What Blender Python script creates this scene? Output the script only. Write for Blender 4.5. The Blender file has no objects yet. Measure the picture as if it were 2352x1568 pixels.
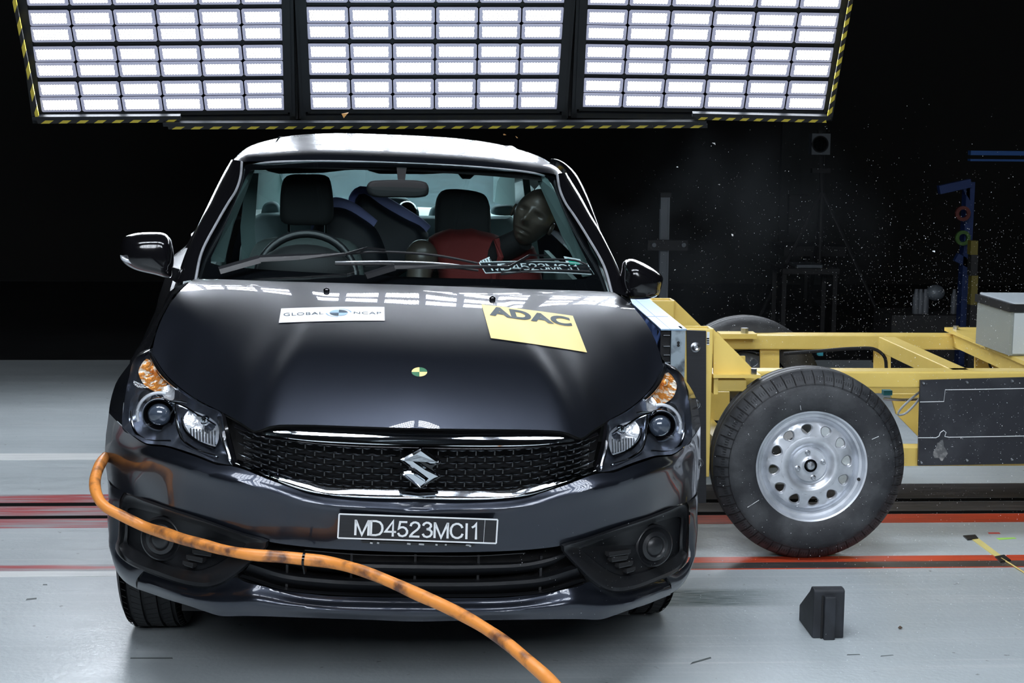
import bpy, bmesh, math, random
import numpy as np
from math import sin, cos, tan, pi, radians, sqrt
from mathutils import Vector, Matrix
from mathutils.bvhtree import BVHTree

SC = bpy.context.scene
COL = SC.collection
rnd = random.Random(7)

# ------------------------------------------------------------------ camera
CX, CY, F = 1176, 784, 3730
YAW, PIT, ROL, H = .0538, .1353, -.0092, 1.505

def cam_basis():
    cy, sy, cp, sp, cr, sr = cos(YAW), sin(YAW), cos(PIT), sin(PIT), cos(ROL), sin(ROL)
    f = np.array([sy*cp, cy*cp, -sp]); rt = np.array([cy, -sy, 0.]); dn = np.cross(f, rt)
    return cr*rt + sr*dn, -sr*rt + cr*dn, f
RT, DN, FW = cam_basis()
EYE = np.array([0, 0, H])
cam = bpy.data.cameras.new('camera'); cam.sensor_width = 36; cam.lens = 36*F/2352
cam.clip_start = .05; cam.clip_end = 100
co = bpy.data.objects.new('camera', cam); COL.objects.link(co)
m = Matrix(((RT[0], -DN[0], -FW[0], 0), (RT[1], -DN[1], -FW[1], 0), (RT[2], -DN[2], -FW[2], H), (0, 0, 0, 1)))
co.matrix_world = m
SC.camera = co

# ------------------------------------------------------------------ world, exposure
w = bpy.data.worlds.new('world'); SC.world = w; w.use_nodes = True
w.node_tree.nodes['Background'].inputs[0].default_value = (.35, .45, .5, 1)
w.node_tree.nodes['Background'].inputs[1].default_value = .012
vs = SC.view_settings
vs.view_transform = 'Standard'; vs.look = 'None'; vs.gamma = 1; vs.exposure = 0.0; vs.use_curve_mapping = False
LED_POWER = 42.0        # lamp faces of the visible rig
RIG_POWER = 48.0        # lamp faces of the rig hung over the crash spot
FRONT_POWER = 47.0     # lamp faces of the rig behind the camera

# ------------------------------------------------------------------ pixels of the photograph to places
def ray(u, v): return RT*((u-CX)/F) + DN*((v-CY)/F) + FW
def WY(u, v, Y): d = ray(u, v); return EYE + d*(Y/d[1])
def WZ(u, v, Z): d = ray(u, v); return EYE + d*((Z-H)/d[2])
def WX(u, v, X): d = ray(u, v); return EYE + d*(X/d[0])
CYAW, CROLL = .0512, .0331
CT = np.array([-.0325, 3.889, 0.])
def _cm():
    a, b, c, d = cos(CYAW), sin(CYAW), cos(CROLL), sin(CROLL)
    return np.array([[a, -b, 0], [b, a, 0], [0, 0, 1]]) @ np.array([[c, 0, d], [0, 1, 0], [-d, 0, c]])
CM = _cm(); CO = CM.T @ (EYE-CT)
def cs(u, v, s):            # a pixel carried to the plane y = s of the car
    d = CM.T @ ray(u, v); return CO + d*((s-CO[1])/d[1])
BX = [0, .2, .4, .5, .6, .7, .78, .84, .9]
BS = [.045, .052, .075, .125, .21, .35, .47, .64, .9]
def B(x): return float(np.interp(abs(x), BX, BS))
def KB(u, v, off=0.):       # a pixel carried to the front of the car
    s = .1
    for _ in range(12):
        p = cs(u, v, s+off); s = .5*s + .5*B(p[0])
    p = cs(u, v, s+off); return p
def L2W(p): return CM @ np.array(p) + CT

# ------------------------------------------------------------------ materials
def mat(name, col=(.5, .5, .5), rough=.5, metal=0., coat=0., crough=.03, spec=.5, emit=None, est=1., noise=None, bump=None, sheen=0.):
    m = bpy.data.materials.new(name); m.use_nodes = True
    nt = m.node_tree; b = nt.nodes['Principled BSDF']
    b.inputs['Base Color'].default_value = (*col, 1); b.inputs['Roughness'].default_value = rough
    b.inputs['Metallic'].default_value = metal; b.inputs['Coat Weight'].default_value = coat
    b.inputs['Coat Roughness'].default_value = crough; b.inputs['Specular IOR Level'].default_value = spec
    if emit: b.inputs['Emission Color'].default_value = (*emit, 1); b.inputs['Emission Strength'].default_value = est
    tc = None
    if noise or bump:
        tc = nt.nodes.new('ShaderNodeTexCoord')
    if noise:               # (scale, colour 2, low, high, detail, stretch)
        sc_, c2, lo, hi, det, st = noise
        mp = nt.nodes.new('ShaderNodeMapping'); mp.inputs['Scale'].default_value = st
        nt.links.new(tc.outputs['Object'], mp.inputs[0])
        n = nt.nodes.new('ShaderNodeTexNoise'); n.inputs['Scale'].default_value = sc_; n.inputs['Detail'].default_value = det
        nt.links.new(mp.outputs[0], n.inputs['Vector'])
        r = nt.nodes.new('ShaderNodeValToRGB'); r.color_ramp.elements[0].position = lo; r.color_ramp.elements[1].position = hi
        r.color_ramp.elements[0].color = (*col, 1); r.color_ramp.elements[1].color = (*c2, 1)
        nt.links.new(n.outputs['Fac'], r.inputs[0]); nt.links.new(r.outputs[0], b.inputs['Base Color'])
    if bump:                # (scale, strength)
        n = nt.nodes.new('ShaderNodeTexNoise'); n.inputs['Scale'].default_value = bump[0]; n.inputs['Detail'].default_value = 4
        nt.links.new(tc.outputs['Object'], n.inputs['Vector'])
        bp = nt.nodes.new('ShaderNodeBump'); bp.inputs['Strength'].default_value = bump[1]; bp.inputs['Distance'].default_value = .01
        nt.links.new(n.outputs['Fac'], bp.inputs['Height']); nt.links.new(bp.outputs[0], b.inputs['Normal'])
    return m

def glass(name, tint=(.9, .95, .95), rough=.0, dust=0., dustcol=(.5, .6, .6), refl=1.45):
    m = bpy.data.materials.new(name); m.use_nodes = True; nt = m.node_tree; nt.nodes.clear()
    out = nt.nodes.new('ShaderNodeOutputMaterial')
    tr = nt.nodes.new('ShaderNodeBsdfTransparent'); tr.inputs[0].default_value = (*tint, 1)
    gl = nt.nodes.new('ShaderNodeBsdfGlossy'); gl.inputs['Roughness'].default_value = rough
    lw = nt.nodes.new('ShaderNodeLayerWeight'); lw.inputs[0].default_value = .5
    pw = nt.nodes.new('ShaderNodeMath'); pw.operation = 'POWER'; pw.inputs[1].default_value = 5
    fr = nt.nodes.new('ShaderNodeMath'); fr.operation = 'MULTIPLY_ADD'; fr.inputs[1].default_value = .95; fr.inputs[2].default_value = .045
    nt.links.new(lw.outputs['Facing'], pw.inputs[0]); nt.links.new(pw.outputs[0], fr.inputs[0])
    mx = nt.nodes.new('ShaderNodeMixShader')
    nt.links.new(fr.outputs[0], mx.inputs[0]); nt.links.new(tr.outputs[0], mx.inputs[1]); nt.links.new(gl.outputs[0], mx.inputs[2])
    last = mx
    if dust:
        df = nt.nodes.new('ShaderNodeBsdfDiffuse'); df.inputs[0].default_value = (*dustcol, 1)
        tl = nt.nodes.new('ShaderNodeBsdfTranslucent'); tl.inputs[0].default_value = (*dustcol, 1)
        ad = nt.nodes.new('ShaderNodeMixShader'); ad.inputs[0].default_value = .5
        nt.links.new(df.outputs[0], ad.inputs[1]); nt.links.new(tl.outputs[0], ad.inputs[2])
        m2 = nt.nodes.new('ShaderNodeMixShader'); m2.inputs[0].default_value = dust
        tc = nt.nodes.new('ShaderNodeTexCoord'); mp = nt.nodes.new('ShaderNodeMapping'); mp.inputs['Scale'].default_value = (2, 2, 18)
        n = nt.nodes.new('ShaderNodeTexNoise'); n.inputs['Scale'].default_value = 4; n.inputs['Detail'].default_value = 6
        mr = nt.nodes.new('ShaderNodeMapRange'); mr.inputs[1].default_value = .3; mr.inputs[2].default_value = .8
        mr.inputs[3].default_value = dust*.6; mr.inputs[4].default_value = dust*1.5
        nt.links.new(tc.outputs['Object'], mp.inputs[0]); nt.links.new(mp.outputs[0], n.inputs['Vector'])
        nt.links.new(n.outputs['Fac'], mr.inputs[0]); nt.links.new(mr.outputs[0], m2.inputs[0])
        nt.links.new(mx.outputs[0], m2.inputs[1]); nt.links.new(ad.outputs[0], m2.inputs[2]); last = m2
    nt.links.new(last.outputs[0], out.inputs[0])
    return m

M = {}
M['mesh_black'] = mat('grille_lacquer', (.006, .006, .007), .16, 0, 1., .05)
M['paint'] = mat('graphite_paint', (.028, .033, .046), .32, .8, .75, .012)
M['gloss_black'] = mat('gloss_black', (.004, .004, .005), .12, 0, .5)
M['satin_black'] = mat('satin_black', (.012, .013, .015), .36)
M['matt_black'] = mat('matt_black', (.006, .006, .007), .7)
M['dark_trim'] = mat('dark_grained_trim', (.009, .010, .012), .48, spec=.35, bump=(900, .12))
M['chrome'] = mat('chrome', (.75, .78, .82), .06, 1.)
M['dark_chrome'] = mat('dark_chrome', (.16, .17, .19), .14, 1.)
M['silver'] = mat('silver_lacquer', (.68, .71, .76), .36, .6, noise=(14, (.46, .49, .53), .45, .7, 4, (1, 1, 1)))
M['steel'] = mat('zinc_steel', (.5, .52, .55), .3, 1.)
M['scratched'] = mat('scratched_metal', (.42, .5, .55), .38, .8, noise=(22, (.12, .14, .16), .48, .7, 8, (1, 1, 1)))
M['rubber'] = mat('tyre_rubber', (.014, .015, .017), .62, bump=(120, .15))
M['dusty_rubber'] = mat('dusty_tyre_rubber', (.022, .024, .028), .6, noise=(9, (.075, .08, .085), .42, .75, 7, (1, 1, 1)), bump=(90, .15))
M['wedge_rubber'] = mat('wedge_rubber', (.012, .014, .018), .62, noise=(16, (.03, .035, .045), .4, .8, 6, (1, 1, 1)))
M['yellow'] = mat('yellow_lacquer', (.82, .61, .16), .42, 0, .15, noise=(6, (.72, .52, .12), .4, .8, 5, (1, 1, 1)))
M['yellow_pale'] = mat('yellow_top_lacquer', (.60, .46, .12), .3, 0, .3)
M['blue'] = mat('blue_foil', (.16, .26, .60), .35, .25, bump=(14, .5))
M['blue_light'] = mat('pale_blue_foil', (.34, .50, .68), .3, .4)
M['white_tape'] = mat('white_print', (.75, .78, .8), .4)
M['sticker_white'] = mat('white_sticker', (.85, .85, .87), .4)
M['sticker_yellow'] = mat('yellow_sticker', (.88, .66, .27), .45)
M['logo_dark'] = mat('dark_ink', (.03, .05, .06), .5)
M['logo_navy'] = mat('navy_ink', (.03, .06, .09), .5)
M['logo_blue'] = mat('pale_blue_ink', (.33, .5, .72), .5)
M['black_sheet'] = mat('black_sheet', (.008, .009, .012), .45, noise=(30, (.016, .018, .024), .5, .8, 3, (.2, .2, 12)))
M['amber'] = mat('amber_reflector', (.72, .27, .05), .16, .5, noise=(60, (.95, .85, .7), .50, .58, 3, (1, 1, 1)), bump=(60, .9))
M['clear_reflector'] = mat('faceted_reflector', (.88, .9, .93), .32, .85, bump=(45, .8))
M['lens_blue'] = mat('projector_lens', (.05, .065, .09), .04, 0., 1.)
M['lamp_housing'] = mat('lamp_housing', (.17, .19, .23), .22, .85)
M['orange'] = mat('orange_hose', (.74, .27, .055), .42, noise=(17, (.13, .055, .03), .50, .66, 10, (1, 1, 1)), bump=(40, .15))
M['seat'] = mat('seat_fabric', (.17, .21, .205), .9, bump=(300, .3))
M['seat_light'] = mat('light_seat_fabric', (.26, .35, .36), .85)
M['headrest'] = mat('headrest_fabric', (.014, .016, .017), .95)
M['cabin'] = mat('cabin_lining', (.11, .17, .165), .85)
M['shelf'] = mat('shelf_felt', (.75, .85, .83), .85)
M['child_blue'] = mat('violet_blue_fabric', (.30, .32, .62), .85)
M['child_dark'] = mat('dark_shell', (.012, .014, .02), .6)
M['dummy_skin'] = mat('dummy_vinyl', (.055, .045, .036), .32)
M['dummy_red'] = mat('red_shirt', (.10, .005, .004), .85)
M['grey_box'] = mat('grey_enamel', (.30, .33, .31), .4, .2)
M['grey_pale'] = mat('pale_enamel', (.5, .56, .6), .4)
M['stripe_red'] = mat('red_floor_paint', (.62, .07, .025), .35, noise=(7, (.34, .05, .03), .45, .75, 8, (.6, 6, 1)))
M['stripe_pink'] = mat('worn_red_paint', (.50, .08, .09), .3, noise=(5, (.40, .38, .40), .42, .62, 9, (.5, 6, 1)))
M['stripe_white'] = mat('white_floor_paint', (.82, .84, .83), .3, noise=(6, (.5, .52, .53), .5, .8, 8, (.4, 8, 1)))
M['stripe_dark'] = mat('dark_metal_strip', (.09, .085, .085), .35, .5, noise=(8, (.2, .18, .18), .45, .8, 8, (.5, 6, 1)))
M['slot'] = mat('rail_slot', (.002, .002, .002), .9, spec=.05)
M['frame_dark'] = mat('dark_frame_metal', (.013, .015, .018), .5, .3)
M['hall_dark'] = mat('dark_hall_paint', (.008, .0078, .007), .9)
M['alu_dim'] = mat('dimmed_aluminium', (.10, .115, .13), .5, .3)  # darker copy of the aluminium, paints in the unlit background
M['dim_grey'] = mat('dimmed_grey_enamel', (.07, .078, .09), .6)  # low light at the back put into the enamel colour
M['dim_frame'] = mat('dimmed_steel', (.006, .006, .007), .7)  # steel darkened in colour for the unlit end of the hall
M['dim_yellow'] = mat('dimmed_yellow_paint', (.10, .08, .008), .6)  # yellow with the shade of the background mixed into its colour
M['alu'] = mat('aluminium', (.42, .45, .48), .35, .8)
M['crane_blue'] = mat('dimmed_crane_paint', (.008, .022, .085), .4)  # blue lowered in colour to stand for the dim light back there
M['green'] = mat('green_paint', (.025, .07, .008), .5)
M['red_plain'] = mat('red_paint', (.06, .006, .004), .5)
M['cyan'] = mat('turquoise_plastic', (.02, .2, .26), .4)
M['polished'] = mat('polished_trim', (.72, .75, .8), .16, 1.)
M['grey_cable'] = mat('grey_cable', (.25, .27, .28), .5)
M['sticker_green'] = mat('green_sticker', (.02, .42, .28), .5)
M['shard'] = mat('glass_shard', (.85, .88, .9), .2, emit=None)
M['shard_amber'] = mat('amber_shard', (.7, .35, .12), .3)
M['glass'] = glass('windscreen_glass', (.80, .90, .90), 0.)
M['side_glass'] = glass('side_glass', (.75, .84, .84), 0.)
M['rear_glass'] = glass('dusty_rear_glass', (.75, .85, .85), 0., .20, (.20, .34, .38))
M['lens'] = glass('clear_lens', (.96, .97, .98), 0., 0, refl=1.4)
M['mirror'] = mat('mirror_glass', (.6, .6, .6), .02, 1.)

# ------------------------------------------------------------------ object helpers
def tag(o, label=None, cat=None, group=None, kind=None):
    if label: o['label'] = label
    if cat: o['category'] = cat
    if group: o['group'] = group
    if kind: o['kind'] = kind
    return o
def empty(name, loc=(0, 0, 0), rot=(0, 0, 0), label=None, cat=None, group=None):
    o = bpy.data.objects.new(name, None); COL.objects.link(o); o.location = loc; o.rotation_euler = rot
    o.empty_display_size = .1
    return tag(o, label, cat, group)
def obj(name, V, Fc, m, parent=None, smooth=True, mods=None, loc=None):
    me = bpy.data.meshes.new(name)
    me.from_pydata([tuple(map(float, p)) for p in V], [], [tuple(f) for f in Fc]); me.update()
    bm = bmesh.new(); bm.from_mesh(me); bmesh.ops.remove_doubles(bm, verts=bm.verts, dist=1e-5)
    bmesh.ops.recalc_face_normals(bm, faces=bm.faces); bm.to_mesh(me); bm.free()
    if smooth:
        me.polygons.foreach_set('use_smooth', [True]*len(me.polygons))
        if smooth != 'all':
            me.set_sharp_from_angle(angle=radians(38))
    ms = m if isinstance(m, (list, tuple)) else [m]
    for x in ms: me.materials.append(x)
    o = bpy.data.objects.new(name, me); COL.objects.link(o)
    if parent: o.parent = parent
    if loc is not None: o.location = loc
    return o
class MB:
    """collects shapes of one part"""
    def __init__(s): s.V = []; s.F = []
    def add(s, V, F_):
        n = len(s.V); s.V += [tuple(p) for p in V]; s.F += [tuple(i+n for i in f) for f in F_]; return s
    def box(s, a, b, rz=0.):
        x0, y0, z0 = a; x1, y1, z1 = b
        V = [(x, y, z) for z in (z0, z1) for y in (y0, y1) for x in (x0, x1)]
        if rz:
            cx, cy = (x0+x1)/2, (y0+y1)/2
            V = [(cx+(x-cx)*cos(rz)-(y-cy)*sin(rz), cy+(x-cx)*sin(rz)+(y-cy)*cos(rz), z) for x, y, z in V]
        return s.add(V, [(0, 2, 3, 1), (4, 5, 7, 6), (0, 1, 5, 4), (2, 6, 7, 3), (0, 4, 6, 2), (1, 3, 7, 5)])
    def prism(s, poly, d):      # polygon (3-d points) swept along d
        n = len(poly); d = np.array(d); P = [np.array(p) for p in poly]
        V = P + [p+d for p in P]
        return s.add(V, [tuple(range(n-1, -1, -1)), tuple(range(n, 2*n))] + [(i, (i+1) % n, n+(i+1) % n, n+i) for i in range(n)])
    def bar(s, a, b, w_, h_, up=(0, 0, 1)):   # rectangular bar from a to b
        a, b = np.array(a, float), np.array(b, float); t = b-a; t /= np.linalg.norm(t)
        u = np.cross(t, up); u /= np.linalg.norm(u); v = np.cross(u, t)
        q = [(-w_/2, -h_/2), (w_/2, -h_/2), (w_/2, h_/2), (-w_/2, h_/2)]
        V = [a+u*x+v*y for x, y in q] + [b+u*x+v*y for x, y in q]
        return s.add(V, [(3, 2, 1, 0), (4, 5, 6, 7)] + [(i, (i+1) % 4, 4+(i+1) % 4, 4+i) for i in range(4)])
    def tube(s, pts, r, n=10, cap=True):
        P = [np.array(p, float) for p in pts]; m_ = len(P); R_ = r if hasattr(r, '__len__') else [r]*m_
        V = []; up = np.array([0.13, .2, 1.]); 
        for i, p in enumerate(P):
            t = P[min(i+1, m_-1)]-P[max(i-1, 0)]; t = t/np.linalg.norm(t)
            u = np.cross(t, up); u /= np.linalg.norm(u); v = np.cross(u, t)
            V += [p + R_[i]*(u*cos(2*pi*k/n)+v*sin(2*pi*k/n)) for k in range(n)]
        Fc = [(i*n+k, i*n+(k+1) % n, (i+1)*n+(k+1) % n, (i+1)*n+k) for i in range(m_-1) for k in range(n)]
        if cap: Fc += [tuple(range(n-1, -1, -1)), tuple((m_-1)*n+k for k in range(n))]
        return s.add(V, Fc)
    def lathe(s, prof, c, ax, n=48, phase=0.):  # profile (radius, along) about the axis ax through c
        ax = np.array(ax, float); ax /= np.linalg.norm(ax); c = np.array(c, float)
        up = np.array([0, 0, 1.]) if abs(ax[2]) < .9 else np.array([1., 0, 0])
        u = np.cross(up, ax); u /= np.linalg.norm(u); v = np.cross(ax, u)
        V = []
        for r, a in prof: V += [c+ax*a+r*(u*cos(2*pi*k/n+phase)+v*sin(2*pi*k/n+phase)) for k in range(n)]
        return s.add(V, [(i*n+k, i*n+(k+1) % n, (i+1)*n+(k+1) % n, (i+1)*n+k) for i in range(len(prof)-1) for k in range(n)])
    def ball(s, c, r, n=16):
        rr = r if hasattr(r, '__len__') else (r, r, r); c = np.array(c)
        V = []; h = n//2
        for i in range(h+1):
            for k in range(n):
                a = pi*i/h; V.append(c+np.array([rr[0]*sin(a)*cos(2*pi*k/n), rr[1]*sin(a)*sin(2*pi*k/n), rr[2]*cos(a)]))
        return s.add(V, [(i*n+k, i*n+(k+1) % n, (i+1)*n+(k+1) % n, (i+1)*n+k) for i in range(h) for k in range(n)])
    def make(s, name, m, parent=None, smooth=True, loc=None): return obj(name, s.V, s.F, m, parent, smooth, loc=loc)

def cr(P, n, closed=False):
    """resample a polyline as a smooth curve of n points, evenly along its length"""
    P = [np.array(p, float) for p in P]
    if len(P) == 2: return [P[0]*(1-t)+P[1]*t for t in np.linspace(0, 1, n)]
    Q = []
    m_ = len(P); segs = m_ if closed else m_-1
    for i in range(segs):
        if closed: a, b, c, d = P[i-1], P[i], P[(i+1) % m_], P[(i+2) % m_]
        else: b, c = P[i], P[i+1]; a = P[i-1] if i else 2*b-c; d = P[i+2] if i+2 < m_ else 2*c-b
        ta = max(np.linalg.norm(b-a), 1e-6)**.5; tb = max(np.linalg.norm(c-b), 1e-6)**.5; td = max(np.linalg.norm(d-c), 1e-6)**.5
        m1 = (c-b) + tb*((b-a)/ta-(c-a)/(ta+tb)); m2 = (c-b) + tb*((d-c)/td-(d-b)/(tb+td))
        for t in np.linspace(0, 1, 14)[:-1]:
            Q.append((2*t**3-3*t**2+1)*b+(t**3-2*t**2+t)*m1+(-2*t**3+3*t**2)*c+(t**3-t**2)*m2)
    Q.append(P[0] if closed else P[-1])
    Q = np.array(Q); L = np.concatenate([[0], np.cumsum(np.linalg.norm(np.diff(Q, axis=0), axis=1))])
    T = np.linspace(0, L[-1], n+1)[:-1] if closed else np.linspace(0, L[-1], n)
    return [np.array([np.interp(t, L, Q[:, k]) for k in range(Q.shape[1])]) for t in T]
def grid(rows, closed=False):
    V = [p for r in rows for p in r]; n = len(rows[0]); m_ = len(rows)
    Fc = [(i*n+k, i*n+(k+1) % n, (i+1)*n+(k+1) % n, (i+1)*n+k) for i in range(m_-1) for k in range(n if closed else n-1)]
    return V, Fc
def loft(rows, nu, nv):
    """rows of points -> smooth grid (nu along the rows, nv across)"""
    R_ = [cr(r, nu) for r in rows]
    cols = [cr([R_[i][k] for i in range(len(R_))], nv) if len(R_) > 2 else [R_[0][k]*(1-t)+R_[1][k]*t for t in np.linspace(0, 1, nv)] for k in range(nu)]
    return [[cols[k][j] for k in range(nu)] for j in range(nv)]
def mx(p): return np.array([-p[0], p[1], p[2]])
def full(pts):              # from the middle of the car to its left side -> right side to left side
    P = [np.array(p, float) for p in pts]; P[0][0] = 0
    return [mx(p) for p in P[:0:-1]] + P
def both(rows): return [[mx(p) for p in r] for r in rows]
def solid(o, t, off=-1):
    md = o.modifiers.new('thickness', 'SOLIDIFY'); md.thickness = t; md.offset = off; return o
def bevel(o, w_=.004, n=2):
    md = o.modifiers.new('bevel', 'BEVEL'); md.width = w_; md.segments = n; md.limit_method = 'ANGLE'; md.angle_limit = radians(35); return o
def pillow(out, mid, front, back=None, n=7, N=40, flat=.55):
    """closed outline (3-d) swelling towards 'front' (a vector) and 'back'"""
    O = cr(out, N, True); c = sum(O)/len(O); front = np.array(front); rows = []
    def ring(k, dv): return [c+(p-c)*k+dv for p in O]
    for i in range(n+1):
        a = pi/2*(1-i/n); k = flat+(1-flat)*cos(a) if a < pi/2 else flat
        rows.append(ring(flat+(1-flat)*sin(pi/2*i/n), front*cos(pi/2*i/n)))
    rows = [[c+(p-c)*flat*.5+front*1.02 for p in O], ] + rows
    rows = [[c+front*1.03 for p in O]] + rows
    if back is not None:
        back = np.array(back)
        for i in range(1, n+1): rows.append(ring(flat+(1-flat)*cos(pi/2*i/n), back*sin(pi/2*i/n)))
        rows.append([c+back for p in O])
    return grid(rows, True)

def text_mesh(s, quad, place, name, m, parent, font_w=None, bold=0., depth=0.0, xfit=True):
    """writes s into the unit square and carries it with place(a, b), a to the right, b upwards"""
    cu = bpy.data.curves.new('lettering', 'FONT'); cu.body = s; cu.size = 1; cu.offset = bold; cu.resolution_u = 5
    if font_w: cu.space_character = font_w
    t = bpy.data.objects.new('tmp', cu); COL.objects.link(t)
    dg = bpy.context.evaluated_depsgraph_get(); me = bpy.data.meshes.new_from_object(t.evaluated_get(dg))
    bpy.data.objects.remove(t)
    bm = bmesh.new(); bm.from_mesh(me)
    xs = [v.co.x for v in bm.verts]; ys = [v.co.y for v in bm.verts]; x0, x1, y0, y1 = min(xs), max(xs), min(ys), max(ys)
    V = [place((v.co.x-x0)/(x1-x0), (v.co.y-y0)/(y1-y0)) for v in bm.verts]
    Fc = [[v.index for v in f.verts] for f in bm.faces]; bm.free()
    return obj(name, V, Fc, m, parent, smooth=False)
def bil(q, a, b):           # quad: lower left, lower right, upper right, upper left
    q = [np.array(p, float) for p in q]
    return (1-a)*(1-b)*q[0]+a*(1-b)*q[1]+a*b*q[2]+(1-a)*b*q[3]

GLY = {'M': (.86, [[(.07, 0), (.07, 1)], [(.075, .97), (.43, .04), (.785, .97)], [(.79, 1), (.79, 0)]]),
       'D': (.80, [[(.07, 0), (.07, 1)], [(.07, .95), (.34, .95), (.55, .88), (.67, .70), (.70, .5), (.67, .30), (.55, .12), (.34, .05), (.07, .05)]]),
       '4': (.68, [[(.48, 0), (.48, .98), (.07, .30), (.66, .30)]]),
       '5': (.68, [[(.58, .95), (.19, .95), (.12, .52), (.22, .60), (.36, .62), (.50, .55), (.585, .40), (.58, .25), (.50, .11), (.34, .045), (.18, .08), (.09, .24)]]),
       '2': (.68, [[(.09, .70), (.13, .85), (.25, .94), (.36, .955), (.50, .90), (.57, .78), (.56, .64), (.46, .49), (.24, .29), (.10, .10), (.09, .05), (.60, .05)]]),
       '3': (.68, [[(.10, .76), (.15, .88), (.27, .955), (.40, .95), (.52, .86), (.54, .73), (.46, .60), (.30, .545)], [(.30, .545), (.48, .51), (.585, .39), (.58, .23), (.49, .10), (.33, .045), (.18, .09), (.09, .24)]]),
       'C': (.82, [[(.74, .70), (.66, .86), (.52, .945), (.38, .945), (.22, .86), (.12, .68), (.10, .5), (.12, .32), (.22, .14), (.38, .055), (.52, .055), (.68, .15), (.76, .33)]]),
       'I': (.30, [[(.15, 0), (.15, 1)]]), '1': (.62, [[(.14, .74), (.28, .83), (.38, .99), (.38, 0)]])}
def strokes_text(s, pl, name, m_, parent, w_=.115, aspect=1.):
    """sans-serif capitals drawn with strokes, carried by pl(a, b)"""
    tot = sum(GLY[c][0] for c in s); x = 0; mb = MB()
    for c in s:
        adv, st_ = GLY[c]
        for L in st_:
            P = [np.array(p, float)+[x, 0] for p in L]; A, B_ = [], []
            for i, p in enumerate(P):
                t1 = P[i]-P[i-1] if i else P[1]-P[0]; t2 = P[i+1]-P[i] if i+1 < len(P) else t1
                t1 = t1/np.linalg.norm(t1); t2 = t2/np.linalg.norm(t2); n_ = np.array([-(t1+t2)[1], (t1+t2)[0]]); l_ = np.linalg.norm(n_); n_ /= l_
                k = w_/2/max(.45, np.dot(n_, [-t1[1], t1[0]])); A.append(p+n_*k); B_.append(p-n_*k)
            for i in range(len(P)-1):
                for j in range(2):
                    f0, f1 = j/2, (j+1)/2; q = [A[i]*(1-f0)+A[i+1]*f0, A[i]*(1-f1)+A[i+1]*f1, B_[i]*(1-f1)+B_[i+1]*f1, B_[i]*(1-f0)+B_[i+1]*f0]
                    mb.add([pl(v[0]/tot, v[1]) for v in q], [(0, 1, 2, 3)])
        x += adv
    return mb.make(name, m_, parent, False)

# ------------------------------------------------------------------ parts given in room coordinates under a placed Empty
PINV = {}
def place(name, loc, label, cat, group=None, rz=0.):
    o = empty(name, loc, (0, 0, rz), label, cat, group)
    PINV[o.name] = (Matrix.Translation(Vector([float(c) for c in loc])) @ Matrix.Rotation(rz, 4, 'Z')).inverted()
    return o
def wp(o, parent):          # parent a part whose vertices are in room coordinates
    o.parent = parent; o.matrix_parent_inverse = PINV[parent.name]; return o
def wsub(o, part): o.parent = part; return o

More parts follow.
